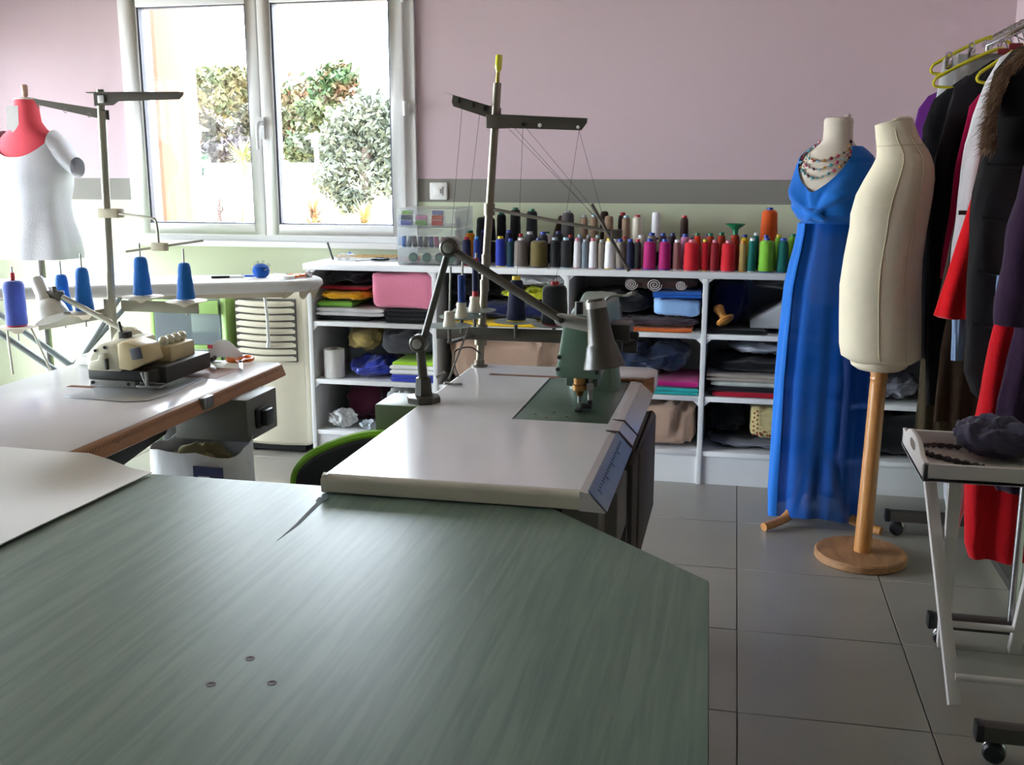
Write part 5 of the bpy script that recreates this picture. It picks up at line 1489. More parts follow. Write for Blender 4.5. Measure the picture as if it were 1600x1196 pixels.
oc = thing('office_chair', 'black task chair seat back with lime green rim beside the sewing table', 'chair', (-1.085, 2.9, 0))
LIME = mat('lime_rim', (126, 190, 30), .35)
b = MB()
def chair_ring(s, y): return [(-.985 + s * .262 * math.cos(a) * (1.0), y + .0, .545 + s * .105 * math.sin(a) + .05 * math.cos(a) * 1.0 * s) for a in [2 * PI * i / 40 for i in range(40)]]
b = MB(); b.M = Matrix.Translation((-1.035, 2.64, .568)) @ Matrix.Rotation(R(-21), 4, 'Y')
b.loft([[(.182 * s * math.copysign(abs(math.cos(a)) ** .8, math.cos(a)), yy, .098 * s * math.copysign(abs(math.sin(a)) ** .8, math.sin(a))) for a in [2 * PI * i / 40 for i in range(40)]] for s, yy in ((.90, -.028), (.97, -.018), (.985, 0), (.97, .018), (.9, .03))])
b.build('backrest', mat('chair_black', (30, 32, 36), .8, bump=.3, bscale=200), oc)
b = MB(); b.M = Matrix.Translation((-1.035, 2.64, .568)) @ Matrix.Rotation(R(-21), 4, 'Y')
b.tube([(.185 * math.copysign(abs(math.cos(a)) ** .8, math.cos(a)), -.004, .101 * math.copysign(abs(math.sin(a)) ** .8, math.sin(a))) for a in [2 * PI * i / 40 for i in range(40)]], .014, 8, closed=True)
b.build('rim', LIME, oc)
MB().box(-1.095, -1.055, 2.648, 2.665, .40, .56).build('back_strut', BLACK, oc, bevel=.004)
MB().loft([ring(-1.085, 2.90, .41, .20, .20, 28, 3), ring(-1.085, 2.90, .425, .22, .22, 28, 3), ring(-1.085, 2.90, .455, .22, .22, 28, 3), ring(-1.085, 2.90, .475, .19, .19, 28, 3)]).build('seat', mat('chair_black', (30, 32, 36), .8), oc)
MB().cyl((-1.085, 2.90, .06), (-1.085, 2.90, .41), .025).build('column', DSTEEL, oc)
for k in range(5):
    a_ = 2 * PI * k / 5 + .3
    e = (-1.085 + .24 * math.cos(a_), 2.90 + .24 * math.sin(a_), .065)
    MB().tube([(-1.085, 2.90, .10), e], [.022, .014], 8).build('base_arm', BLACK, oc)
    MB().lathe([(0, -.012), (.024, -.012), (.026, 0), (.024, .012), (0, .012)], (e[0], e[1], .0265), (math.sin(a_), -math.cos(a_), 0), 14).build('castor', BLACK, oc)
# ------------------------------------------------------------------ linen torso on a wooden stand
LINEN = mat('linen', (228, 217, 192), .9, var=.03, scale=20, bump=.3, bscale=420, spec=.2)
PINE = wood('pine', (176, 118, 62), (200, 142, 84), scale=2.5, stretch=(10, 10, 1), rough=.35, coat=.25)
PLY = wood('ply_disc', (150, 108, 72), (176, 132, 92), scale=4, stretch=(3, 1, 3), rough=.55)
lt = thing('linen_torso', 'cream linen dressmaker torso on a round wooden stand', 'mannequin', (.48, 3.80, 0))
PROF = [(.742, .395, .602), (.762, .360, .629), (.80, .352, .626), (.894, .346, .619), (1.008, .341, .610), (1.106, .349, .607), (1.211, .362, .614), (1.255, .362, .618), (1.321, .376, .624), (1.374, .400, .626), (1.417, .422, .621), (1.445, .434, .612), (1.470, .434, .598), (1.490, .432, .580), (1.510, .429, .566), (1.54, .425, .552), (1.565, .421, .540)]
def torso_ring(z, xl, xr, n=40, g=0.0):
    cx, hx = (xl + xr) / 2, (xr - xl) / 2 + g
    hy = min(hx * .86, .125) + g
    if z > 1.44:
        hy = max(hx * .85, .05)
    tilt = max(0, (z - 1.45)) * .30
    out = []
    for k in range(n):
        a = 2 * PI * k / n
        c, s = math.cos(a), math.sin(a)
        p = 2.3
        x = hx * math.copysign(abs(c) ** (2 / p), c)
        y = hy * math.copysign(abs(s) ** (2 / p), s)
        bust = .0
        if 1.16 < z < 1.42 and s < .2:
            bust = .012 * math.exp(-((a - R(225)) / .5) ** 2) * math.exp(-((z - 1.30) / .06) ** 2)
        out.append((cx + x + bust * c, 3.80 + y + bust * s, z + tilt * x / max(hx, .01) * .35))
    return out
b = MB()
b.loft([torso_ring(*p) for p in PROF])
b.build('torso', LINEN, lt, angle=55)
for ang in (R(268), R(300)):
    pts = []
    for z, xl, xr in PROF[1:-1]:
        r_ = torso_ring(z, xl, xr, 72)
        p = Vector(r_[int(ang / (2 * PI) * 72) % 72])
        c = Vector(((xl + xr) / 2, 3.80, p.z))
        pts.append(p + (p - c).normalized() * .0006)
    MB().tube(smooth_path(pts, 3), .0016, 5).build('seam', mat('linen_seam', (200, 186, 154), .9), lt)
MB().loft([torso_ring(1.566, .424, .537), torso_ring(1.570, .43, .531), torso_ring(1.571, .46, .50)]).build('neck_cap', LINEN, lt)
pts = [tuple(Vector(p)) for p in torso_ring(1.487, .431, .583, 40, .0008)]
MB().tube(pts, .0015, 5, closed=True).build('neck_seam', mat('linen_seam', (200, 186, 154), .9), lt)
MB().loft([ring(.492, 3.80, .715, .075, .075, 28), ring(.492, 3.80, .728, .095, .09, 28), ring(.492, 3.80, .745, .10, .095, 28)]).build('base_block', LINEN, lt)
MB().tube([(.481, 3.80, .02), (.494, 3.80, .66), (.495, 3.80, .675), (.495, 3.80, .68), (.495, 3.80, .69), (.495, 3.80, .70), (.495, 3.80, .73)], [.030, .0285, .0285, .031, .0285, .031, .031], 22).build('pole', PINE, lt)
MB().lathe([(0, 0), (.158, 0), (.164, .006), (.164, .026), (.158, .032), (0, .032)], (.476, 3.80, .0003), n=48).build('stand_disc', PLY, lt)

# ------------------------------------------------------------------ blue evening dress on its dress form
CX, CY = .338, 4.22
TF = R(-122)                                     # facing direction of the form
BODY = [(.90, .118, .10), (1.0, .132, .110), (1.07, .125, .10), (1.157, .108, .088), (1.206, .112, .09), (1.262, .138, .105), (1.32, .148, .112), (1.37, .146, .105), (1.42, .136, .09), (1.455, .118, .075), (1.480, .092, .062), (1.500, .064, .055), (1.515, .056, .052), (1.55, .054, .050), (1.588, .055, .052)]
def body_r(z):
    for k in range(len(BODY) - 1):
        if BODY[k][0] <= z <= BODY[k + 1][0]:
            t = (z - BODY[k][0]) / (BODY[k + 1][0] - BODY[k][0])
            return [BODY[k][i] * (1 - t) + BODY[k + 1][i] * t for i in (1, 2)]
    return list(BODY[0][1:]) if z < BODY[0][0] else list(BODY[-1][1:])
def bust_add(th, z):
    s = 0
    for sgn in (-1, 1):
        da = (th - TF - sgn * .55 + PI) % (2 * PI) - PI
        s += .026 * math.exp(-(da / .42) ** 2) * math.exp(-((z - 1.305) / .055) ** 2)
    return s
def body_pt(th, z, g=0.0):
    rx, ry = body_r(z)
    e = bust_add(th, z) + g
    return (CX + (rx + e) * math.cos(th), CY + (ry + e) * math.sin(th), z)
FORM = mat('form_jersey', (212, 200, 186), .9, var=.03, bump=.2, bscale=300)
df = thing('dress_form', 'pale dress form wearing the long blue dress on a wooden tripod', 'mannequin', (CX, CY, 0))
b = MB()
b.loft([[body_pt(2 * PI * k / 40, z) for k in range(40)] for z in [.90, .95, 1.0, 1.05, 1.1, 1.157, 1.2, 1.24, 1.28, 1.32, 1.36, 1.4, 1.43, 1.455, 1.47, 1.48, 1.49, 1.50, 1.515, 1.55, 1.585]])
b.build('body', FORM, df, angle=60)
b = MB()
b.loft([ring(CX, CY, 1.585, .055, .052, 32), ring(CX, CY, 1.596, .051, .048, 32), ring(CX, CY, 1.600, .03, .03, 32)])
b.build('neck_cap', FORM, df)
MB().lathe([(0, 0), (.012, 0), (.013, .006), (.006, .012), (0, .013)], (CX + .03, CY - .01, 1.599)).build('cap_knob', FORM, df)
MB().cyl((CX, CY, .16), (CX, CY, .92), .022).build('pole', PINE, df)
for a_ in (R(-136), R(-32), R(92)):
    d_ = Vector((math.cos(a_), math.sin(a_), 0))
    c_ = Vector((CX, CY, 0))
    b = MB()
    b.tube(smooth_path([c_ + Vector((0, 0, .30)) + d_ * .02, c_ + d_ * .07 + Vector((0, 0, .235)), c_ + d_ * .115 + Vector((0, 0, .10)), c_ + d_ * .165 + Vector((0, 0, .036)), c_ + d_ * .285 + Vector((0, 0, .019))], 5), [.02] * 16 + [.0175] * 5, 10)
    b.build('leg', PINE, df)
# dress: twisted bodice with V neck, sheer skirt
DBLUE = mat('dress_blue', (8, 104, 196), .75, var=.06, scale=8, sheen=.25, spec=.25)
dr = thing('evening_dress', 'long bright blue evening dress with twisted bodice and sheer skirt', 'dress', (CX, CY, .03))
KZ = 1.236
def bodice(u, v):
    z = 1.165 + (1.492 - 1.165) * v
    al = max(0.0, (z - 1.322)) / .17
    al = R(62) * min(1, al) ** .75
    th = TF + al + (2 * PI - 2 * al) * u
    da = (th - TF + PI) % (2 * PI) - PI
    dz, dx = z - KZ, da * .14
    r_ = math.hypot(dz, dx)
    ph = math.atan2(dz, dx)
    env = math.exp(-((r_ - .10) / .085) ** 2) * min(1, (r_ / .045) ** 2)
    f = (.0062 * math.sin(8 * ph + .8 + 9 * r_) + .0022 * math.sin(19 * ph + 16 * r_)) * env
    cs = -.006 * math.exp(-(da / .12) ** 2) if z < KZ else 0
    lift = .010 * math.exp(-(r_ / .035) ** 2)
    return body_pt(th, z, (.0125 - .012 * min(1, max(0, (1.222 - z) / .03))) + f * min(1, max(0, (z - 1.20) / .03)) + lift + cs + (.004 if z > 1.44 else 0))
MB().grid(bodice, 120, 46).build('bodice', DBLUE, dr, angle=80, solid=.0015)
kp = Vector(body_pt(TF, KZ, .022))
side = Vector((-math.sin(TF), math.cos(TF), 0))
b = MB()
b.tube(smooth_path([kp - side * .045 + Vector((0, 0, .022)), kp + Vector((math.cos(TF) * .008, math.sin(TF) * .008, .004)), kp + side * .05 + Vector((0, 0, -.018))], 6), [.006 + .012 * math.sin(PI * i / 12) for i in range(13)], 10)
b.tube(smooth_path([kp + side * .035 + Vector((0, 0, .02)), kp + Vector((math.cos(TF) * .012, math.sin(TF) * .012, 0)), kp - side * .035 + Vector((0, 0, -.022))], 6), [.004 + .011 * math.sin(PI * i / 12) for i in range(13)], 10)
b.build('twist_knot', DBLUE, dr, angle=80)
SK = [(1.205, .126, .103), (1.18, .126, .103), (1.10, .138, .112), (1.048, .150, .12), (.965, .165, .13), (.75, .175, .14), (.589, .180, .148), (.143, .180, .16), (.03, .174, .16)]
def sk_r(z):
    for k in range(len(SK) - 1):
        if SK[k][0] >= z >= SK[k + 1][0]:
            t = (SK[k][0] - z) / (SK[k][0] - SK[k + 1][0])
            return [SK[k][i] * (1 - t) + SK[k + 1][i] * t for i in (1, 2)]
    return list(SK[-1][1:])
def skirt_pt(u, v, g=0.0):
    th = TF + 2 * PI * u
    z = 1.203 - v * (1.203 - .035)
    rx, ry = sk_r(z)
    da = (th - TF + PI) % (2 * PI) - PI
    fold = (.0005 + .008 * v) * math.sin(7 * da + 1.5 * math.sin(3 * v)) + (.0004 + .003 * v) * math.sin(16 * da + 2 * v)
    slit = -.030 * (.3 + .7 * v) * math.exp(-((da + .10 + .30 * v) / .10) ** 2) + .014 * math.exp(-((da + .32 + .30 * v) / .12) ** 2)
    hemz = .018 * math.sin(2 * da + .6) * v * v
    return (CX + (rx + fold + slit + g) * math.cos(th), CY + (ry + fold + slit + g) * math.sin(th), max(z + hemz, .012))
SHEER = sheer('dress_sheer', (6, 92, 190), .52)
MB().grid(skirt_pt, 150, 44).build('skirt', SHEER, dr, angle=80)
def panel(u, v):
    return skirt_pt(-.17 + .125 * u - .035 * v, v, .004)
MB().grid(panel, 24, 44).build('overlap_panel', DBLUE, dr, angle=80, solid=.001)
# bead necklace
nk = thing('bead_necklace', 'three-strand multicoloured bead necklace on the dress form', 'necklace', (CX, CY - .1, 1.38))
BEAD = [mat('bead_' + n_, c_, .25, coat=.5) for n_, c_ in (('ruby', (120, 20, 44)), ('amber', (170, 120, 50)), ('teal', (60, 130, 140)), ('dark', (50, 24, 34)), ('rose', (170, 60, 90)), ('sky', (110, 170, 200)), ('copper', (150, 66, 40)))]
rnd = random.Random(12)
bead_me = None
for s_, (zlow, n_) in enumerate(((1.435, 15), (1.405, 18), (1.372, 20))):
    pts = []
    for k in range(n_):
        t = k / (n_ - 1) * 2 - 1
        th = TF + t * R(72)
        z = 1.508 - (1.508 - zlow) * (1 - abs(t) ** 1.5)
        P = Vector(body_pt(th, z, .009))
        pts.append(P)
        r_ = rnd.choice((.0045, .006, .0075))
        MB().lathe([(0, -r_ * .7), (r_ * .8, -r_ * .4), (r_, 0), (r_ * .8, r_ * .4), (0, r_ * .7)], P, (math.cos(th), math.sin(th), .4), 8).build('bead', rnd.choice(BEAD), nk)
    MB().tube(smooth_path(pts, 2), .0008, 5).build('cord', mat('cord_dark', (70, 50, 50), .8), nk)

# ------------------------------------------------------------------ red torso with white T-shirt
RX, RY = -3.46, 4.62
RED = mat('torso_red', (214, 70, 84), .8, var=.05)
rt = thing('red_torso', 'red dressmaker torso with a wooden neck knob wearing a white T-shirt', 'mannequin', (RX, RY, 0))
TB = [(.98, .21, .15), (1.06, .20, .145), (1.16, .17, .125), (1.24, .165, .12), (1.33, .185, .14), (1.42, .195, .135), (1.48, .19, .115), (1.53, .175, .095), (1.565, .135, .08), (1.595, .090, .07), (1.63, .064, .06), (1.68, .058, .056), (1.735, .056, .056)]
b = MB()
b.loft([ring(RX, RY, z, rx, ry, 36, 2.2) for z, rx, ry in TB])
b.build('torso', RED, rt, angle=60)
MB().lathe([(0, 0), (.056, 0), (.050, .008), (.02, .012), (0, .012)], (RX, RY, 1.735)).build('neck_plate', SWM, rt)
MB().lathe([(0, .01), (.008, .01), (.010, .016), (.013, .02), (.016, .065), (.012, .072), (0, .073)], (RX, RY, 1.735)).build('knob', wood('knob_wood', (170, 130, 110), (190, 150, 128)), rt)
MB().cyl((RX, RY, .04), (RX, RY, .99), .02).build('pole', METAL, rt)
for k in range(4):
    a_ = PI / 4 + k * PI / 2
    MB().tube([(RX, RY, .12), (RX + .2 * math.cos(a_), RY + .2 * math.sin(a_), .02)], [.016, .014], 8).build('leg', METAL, rt)
pt = MB().grid(lambda u, v: (RX - .058 + .055 * u, RY - .064 + .016 * (u - .5) - .010 * (1 - v), 1.59 + .115 * v - (.012 if v == 0 and u == .5 else 0)), 4, 6).build('size_tag', mat('tag_paper', (236, 236, 236), .8), rt, solid=.001)
TEE = mat('tee_white', (200, 200, 206), .9, var=.04, bump=.2, bscale=120)
tee = thing('t_shirt', 'white short-sleeved T-shirt on the red torso', 't-shirt', (RX, RY, .97))
def tee_pt(u, v):
    th = 2 * PI * u
    zt = 1.575 - .115 * max(0, -math.sin(th)) ** 3 - .015 * abs(math.cos(th))
    z = .965 + (zt - .965) * v
    for k in range(len(TB) - 1):
        if TB[k][0] <= max(z, .98) <= TB[k + 1][0]:
            t = (max(z, .98) - TB[k][0]) / (TB[k + 1][0] - TB[k][0])
            rx = TB[k][1] * (1 - t) + TB[k + 1][1] * t
            ry = TB[k][2] * (1 - t) + TB[k + 1][2] * t
    g = .012 + .010 * (1 - v) * noise.noise((math.cos(th) * 2, math.sin(th) * 2, z * 5)) + .006 * math.sin(7 * th) * (1 - v)
    c, s = math.cos(th), math.sin(th)
    x = (rx + g) * math.copysign(abs(c) ** .91, c)
    y = (ry + g) * math.copysign(abs(s) ** .91, s)
    return (RX + x, RY + y, z)
MB().grid(tee_pt, 80, 30).build('shirt_body', TEE, tee, angle=80, solid=.0015)
for sg in (1, -1):
    b = MB()
    b.loft([[(RX + sg * (.14 + .115 * t), RY + ry_ * math.sin(a), 1.515 - .105 * t ** 1.2 + rz_ * math.cos(a)) for a in [2 * PI * k / 24 for k in range(24)]] for t, ry_, rz_ in ((0, .075, .075), (.4, .075, .072), (.75, .068, .062), (1.0, .060, .050))], False, False)
    b.build('sleeve', TEE, tee, angle=80, solid=.0015)

# ------------------------------------------------------------------ clothes rack
CHR = mat('chrome', (196, 196, 198), .16, metal=1.0)
RAILX, RAILZ = .82, 1.845
RB = mat('rack_bar', (84, 80, 76), .4, metal=.5)
def rack_foot(t, y, x0, x1):
    MB().box(x0, x1, y - .02, y + .02, .058, .098).build('foot_bar', RB, t, bevel=.003)
    MB().box(x0 - .006, x0 + .012, y - .021, y + .021, .056, .1).build('end_cap', BLACK, t, bevel=.003)
    for x in (x0 + .042, x1 - .042):
        MB().cyl((x, y, .045), (x, y, .062), .008, n=10).build('castor_stem', BLACK, t)
        MB().lathe([(0, -.020), (.020, -.020), (.026, -.014), (.0265, .014), (.020, .020), (0, .020)], (x, y, .0268), (.4, 1, 0), 18).build('castor', BLACK, t)
        MB().lathe([(.0268, -.006), (.028, -.005), (.028, .005), (.0268, .006)], (x, y, .0285), (.4, 1, 0), 18).build('castor_guard', CHR, t)
cr_ = thing('clothes_rack', 'steel clothes rack on castors behind the tray table', 'clothes rack', (RAILX, 3.62, 0))
rack_foot(cr_, 4.10, .60, 1.06); rack_foot(cr_, 3.12, .602, 1.06)
for y in (4.10, 3.12):
    MB().cyl((RAILX + .01, y, .098), (RAILX, y, RAILZ), .0135).build('upright', CHR, cr_)
MB().cyl((RAILX, 3.08, RAILZ), (RAILX, 4.16, RAILZ), .013, n=16).build('rail', CHR, cr_)
MB().box(.90, .94, 3.13, 4.10, .062, .092).build('base_bar', RB, cr_)
cr2 = thing('clothes_rack', 'second steel rack with its castor on the open floor beyond the tray table', 'clothes rack', (.83, 2.0, 0))
rack_foot(cr2, 2.48, .61, 1.06); rack_foot(cr2, 1.5, .61, 1.06)
for y in (2.48, 1.5):
    MB().cyl((.835, y, .098), (.835, y, 1.6), .0135).build('upright', CHR, cr2)
MB().cyl((.835, 1.45, 1.6), (.835, 2.53, 1.6), .013, n=16).build('rail', CHR, cr2)

# hangers and garments
YH = mat('hanger_yellow', (206, 196, 40), .4)
def hanger(y, label, m, half=.2, z=1.80, hookless=False, x0=RAILX, drop=.085):
    t = thing('clothes_hanger', label, 'hanger', (x0, y, z - drop), 'hangers on the rack rail')
    MB().tube(smooth_path([(x0 - half, y, z - drop), (x0 - half * .55, y, z - drop * .45), (x0 - .02, y, z), (x0 + .02, y, z), (x0 + half * .55, y, z - drop * .45), (x0 + half, y, z - drop)], 5), .0062, 8).build('shoulder_bar', m, t)
    MB().tube(smooth_path([(x0 - half, y, z - drop), (x0 - half - .008, y, z - drop - .02), (x0 - half + .02, y, z - drop - .032), (x0, y, z - drop - .034), (x0 + half - .02, y, z - drop - .032), (x0 + half + .008, y, z - drop - .02), (x0 + half, y, z - drop)], 4), .005, 8).build('trouser_bar', m, t)
    MB().tube([(x0, y, z)] + [(RAILX + .0165 * math.cos(a), y, RAILZ + .0165 * math.sin(a)) for a in [R(d) for d in range(-80, 190, 20)]], .0022, 6).build('hook', CHR, t)
    return t
def garment(name, label, y, cx, prof, m, hy=.034, seed=0, folds=7, famp=.010, cat='garment', right=1.095, sleeve=None, extra=None):
    """prof: (z, left x) from top to bottom; the far side mirrors about cx but stays clear of the wall"""
    t = thing(name, label, cat, (cx, y, prof[-1][0]), 'garments on the clothes rack')
    P = []
    for i in range(len(prof) - 1):
        for k in range(5):
            u = k / 5
            P.append((prof[i][0] * (1 - u) + prof[i + 1][0] * u, prof[i][1] * (1 - u) + prof[i + 1][1] * u))
    P.append(prof[-1])
    rings = []
    n = 56
    ztop, zbot = prof[0][0], prof[-1][0]
    for z, xl in P:
        xr = min(right, 2 * cx - xl)
        c_, hx = (xl + xr) / 2, (xr - xl) / 2
        v = (ztop - z) / (ztop - zbot)
        d = hy * min(1, .35 + v * 4)
        rg = []
        for k in range(n):
            a = 2 * PI * k / n
            c, s = math.cos(a), math.sin(a)
            f = famp * v * math.sin(folds * c * 2.2 + seed + 1.2 * math.sin(z * 4 + seed)) 
            w = .006 * noise.noise((c * 3 + seed, s * 3, z * 6))
            rg.append((c_ + (hx + w) * math.copysign(abs(c) ** .8, c), y + (d + w) * math.copysign(abs(s) ** .9, s) + f, z))
        rings.append(rg)
    b = MB()
    b.loft(rings)
    b.build('cloth', m, t, angle=80)
    if sleeve:
        for (pts, r0, r1) in sleeve:
            b = MB()
            sp = smooth_path(pts, 5)
            b.tube(sp, [r0 + (r1 - r0) * i / (len(sp) - 1) + .004 * math.sin(i * 1.3 + seed) for i in range(len(sp))], 14)
            b.build('sleeve', m, t, angle=80)
    return t
GBLK = F('garment_black', (28, 26, 30), .15)
GBLK2 = F('garment_black_b', (34, 30, 34), .15)
garment('cardigan', 'purple cardigan at the wall end of the clothes rack', 4.06, .82, [(1.70, .70), (1.663, .625), (1.62, .598), (1.55, .588), (1.40, .60), (1.05, .62), (.95, .63)], F('garment_purple', (104, 40, 130)), .022, 1)
hanger(4.06, 'yellow plastic hanger at the wall end of the rack', YH, .185, 1.855)
garment('skirt', 'white skirt clipped up behind the grey one', 4.015, .80, [(1.785, .660), (1.60, .640), (1.2, .645), (1.0, .64)], F('garment_offwhite', (196, 196, 200)), .015, 2, right=1.0)
garment('skirt', 'grey speckled skirt on a clip hanger', 3.965, .80, [(1.795, .690), (1.68, .688), (1.5, .672), (1.1, .66), (.95, .655)], F('garment_grey', (158, 154, 152), .2), .015, 3, right=1.0)
garment('trousers', 'long dark khaki trousers hanging low behind the linen torso', 3.99, .80, [(1.45, .70), (.9, .665), (.40, .66)], F('garment_khaki', (66, 56, 40)), .012, 4, right=.98)
for x, z, y in ((.735, 1.80, 3.945), (.672, 1.775, 3.99)):
    t = thing('trouser_clip', 'chrome clip gripping the ' + ('grey speckled skirt' if y < 3.95 else 'white skirt'), 'clip', (x, y, z))
    MB().box(x - .012, x + .012, y - .010, y + .006, z - .028, z + .012).build('jaw', CHR, t, bevel=.003)
    MB().tube([(x + .009 * math.cos(a), y - .004, z + .020 + .009 * math.sin(a)) for a in [2 * PI * i / 12 for i in range(12)]], .0025, 6, closed=True).build('ring', CHR, t)
garment('jacket', 'black jacket in front of the purple cardigan', 3.915, .83, [(1.72, .72), (1.676, .66), (1.642, .622), (1.548, .592), (1.40, .60), (.95, .635), (.74, .648)], GBLK, .022, 5)
hanger(3.915, 'yellow-green plastic hanger under the black jacket', YH, .195, 1.80)
garment('coat', 'long black wool coat beside the crimson coat', 3.855, .86, [(1.765, .79), (1.742, .758), (1.716, .722), (1.681, .675), (1.596, .656), (1.437, .632), (1.11, .636), (.795, .655), (.58, .665)], GBLK2, .022, 6)
garment('coat', 'crimson pink coat showing beside the white blouse', 3.785, .88, [(1.70, .80), (1.664, .758), (1.648, .738), (1.612, .709), (1.515, .698), (1.337, .682), (1.119, .669), (1.04, .668)], F('garment_crimson', (186, 18, 78), .06), .020, 7)
hanger(3.745, 'yellow-green plastic hanger looped beside the white blouse', YH, .15, 1.80, x0=.88)
garment('waistcoat', 'grey-beige top hanging under the crimson coat', 3.745, .88, [(1.60, .76), (1.40, .71), (1.185, .685), (.954, .656)], F('garment_taupe', (128, 116, 108)), .014, 8)
garment('blouse', 'white coat with black ribbon under the fur hood', 3.70, .92, [(1.812, .87), (1.792, .840), (1.757, .775), (1.679, .740), (1.578, .710), (1.487, .695), (1.335, .688), (1.168, .682), (1.10, .684)], F('garment_white', (226, 222, 226), .04), .022, 9)
rb_ = MB().box(.688, .720, 3.672, 3.676, 1.262, 1.276).build('ribbon', BLACK)
tag(rb_, 'short black ribbon on the white coat', 'ribbon')
garment('flared_jacket', 'bright red flared jacket below the white coat', 3.63, .90, [(1.62, .80), (1.477, .742), (1.341, .722), (1.207, .690), (1.082, .664), (.933, .634), (.925, .650)], F('garment_red', (206, 14, 24), .05), .030, 10)
garment('jeans', 'light blue jeans leg below the red flared jacket', 3.655, .76, [(1.20, .70), (.914, .694), (.781, .703)], F('garment_denim', (134, 156, 190), .1), .014, 11, right=.735, folds=2, famp=.002)
garment('skirt', 'dark brown skirt hanging below the red flared jacket', 3.70, .86, [(1.05, .70), (.80, .672), (.56, .67)], F('garment_brown', (52, 36, 24)), .016, 12)
pf = garment('puffer_coat', 'black quilted puffer coat with fur-trimmed hood', 3.43, .90, [(1.735, .83), (1.694, .786), (1.64, .741), (1.56, .712), (1.474, .692), (1.342, .679), (1.265, .677), (1.09, .684), (.787, .700), (.72, .728), (.70, .75)], mat('puffer_black', (22, 20, 22), .8, var=.1, bump=.3, bscale=20, spec=.2), .060, 13, folds=3, famp=.006)
for z in (1.42, 1.26, 1.10, .94):
    MB().tube([(x, 3.372 + .02 * ((x - .88) / .2) ** 2, z + .006 * math.sin(x * 30)) for x in [.70 + .03 * k for k in range(12)]], .004, 6).build('quilt_seam', BLACK, pf)
MB().loft([ring(.80, 3.40, 1.56, .085, .05, 24), ring(.79, 3.40, 1.62, .10, .055, 24), ring(.80, 3.40, 1.69, .10, .055, 24), ring(.83, 3.40, 1.75, .085, .05, 24), ring(.85, 3.40, 1.775, .05, .03, 24)]).build('hood', mat('puffer_black', (24, 22, 24), .55), pf)
b = MB()
rnd = random.Random(3)
path = smooth_path([(.80, 3.36, 1.755), (.735, 3.36, 1.70), (.705, 3.355, 1.62), (.695, 3.355, 1.54), (.705, 3.36, 1.48)], 10)
for k in range(1500):
    P = path[rnd.randrange(len(path))] + Vector((rnd.uniform(-.016, .016), rnd.uniform(-.02, .02), rnd.uniform(-.016, .016)))
    d_ = Vector((-.55 + rnd.uniform(-.35, .45), -.25 + rnd.uniform(-.4, .4), -.35 + rnd.uniform(-.4, .4))).normalized()
    l = rnd.uniform(.022, .05)
    w = d_.orthogonal().normalized() * .0011
    w = Matrix.Rotation(rnd.uniform(0, 6.28), 3, d_) @ w
    b.add([P - w, P + w, P + d_ * l * .6 + w * .7 + Vector((0, 0, -.004)), P + d_ * l + Vector((0, 0, -.010)), P + d_ * l * .6 - w * .7 + Vector((0, 0, -.004))], [(0, 1, 2, 4), (4, 2, 3)])
fur = b.build('fur_trim', mat('fur_brown', (132, 104, 78), .9, var=.35, scale=60), pf, smooth=False)
fur['kind'] = 'stuff'
MB().tube(path, .016, 10).build('fur_roll', mat('fur_base', (104, 80, 62), .95, var=.2), pf)
garment('jeans', 'light blue jeans leg beside the dark plum coat', 3.325, .79, [(1.10, .748), (.933, .748), (.775, .760)], F('garment_denim', (134, 156, 190), .1), .014, 14, right=.80, folds=2, famp=.002)
garment('long_dress', 'long red dress hanging to below the tray', 3.30, .93, [(1.40, .80), (.90, .735), (.682, .719), (.589, .711), (.517, .700), (.429, .704), (.33, .713), (.27, .716), (.228, .73)], F('garment_scarlet', (196, 12, 26), .06), .055, 15, folds=5, famp=.016)
garment('coat', 'dark plum wool coat in front of the red dress', 3.20, .96, [(1.70, .88), (1.55, .81), (1.365, .790), (1.206, .782), (.946, .779), (.746, .753), (.592, .750), (.515, .746), (.475, .77)], F('garment_plum', (48, 28, 52), .15), .045, 16,
        sleeve=[([(.84, 3.19, 1.55), (.79, 3.17, 1.36), (.765, 3.16, 1.18), (.755, 3.155, .975)], .045, .048)])
garment('garment_bag', 'pale translucent garment bag hanging behind the tray legs', 3.375, .70, [(.57, .655), (.50, .650), (.40, .662), (.27, .690)], mat('bag_haze', (178, 180, 190), .4, bump=.4, bscale=14), .02, 21, right=.745, folds=3, famp=.004)
for k, y in enumerate((3.965, 3.855, 3.785, 3.70, 3.63, 3.43, 3.30, 3.20)):
    hk_ = thing('hanger_hook', 'chrome hanger hook on the rail above the ' + ('grey speckled skirt', 'long black wool coat', 'crimson coat', 'white coat', 'red flared jacket', 'puffer coat', 'long red dress', 'dark plum coat')[k], 'hook', (RAILX, y, 1.70))
    MB().tube([(RAILX + .02, y, 1.70), (RAILX + .01, y, 1.80), (RAILX, y, 1.825)] + [(RAILX + .0165 * math.cos(a), y, RAILZ + .0165 * math.sin(a)) for a in [R(d) for d in range(-80, 190, 20)]], .0024, 6).build('wire', CHR, hk_)
    if k in (1, 3, 5):
        MB().box(RAILX - .02, RAILX + .02, y - .004, y + .004, 1.78, 1.80).build('size_disc', mat('disc_red', (120, 24, 34), .5), hk_, bevel=.002)

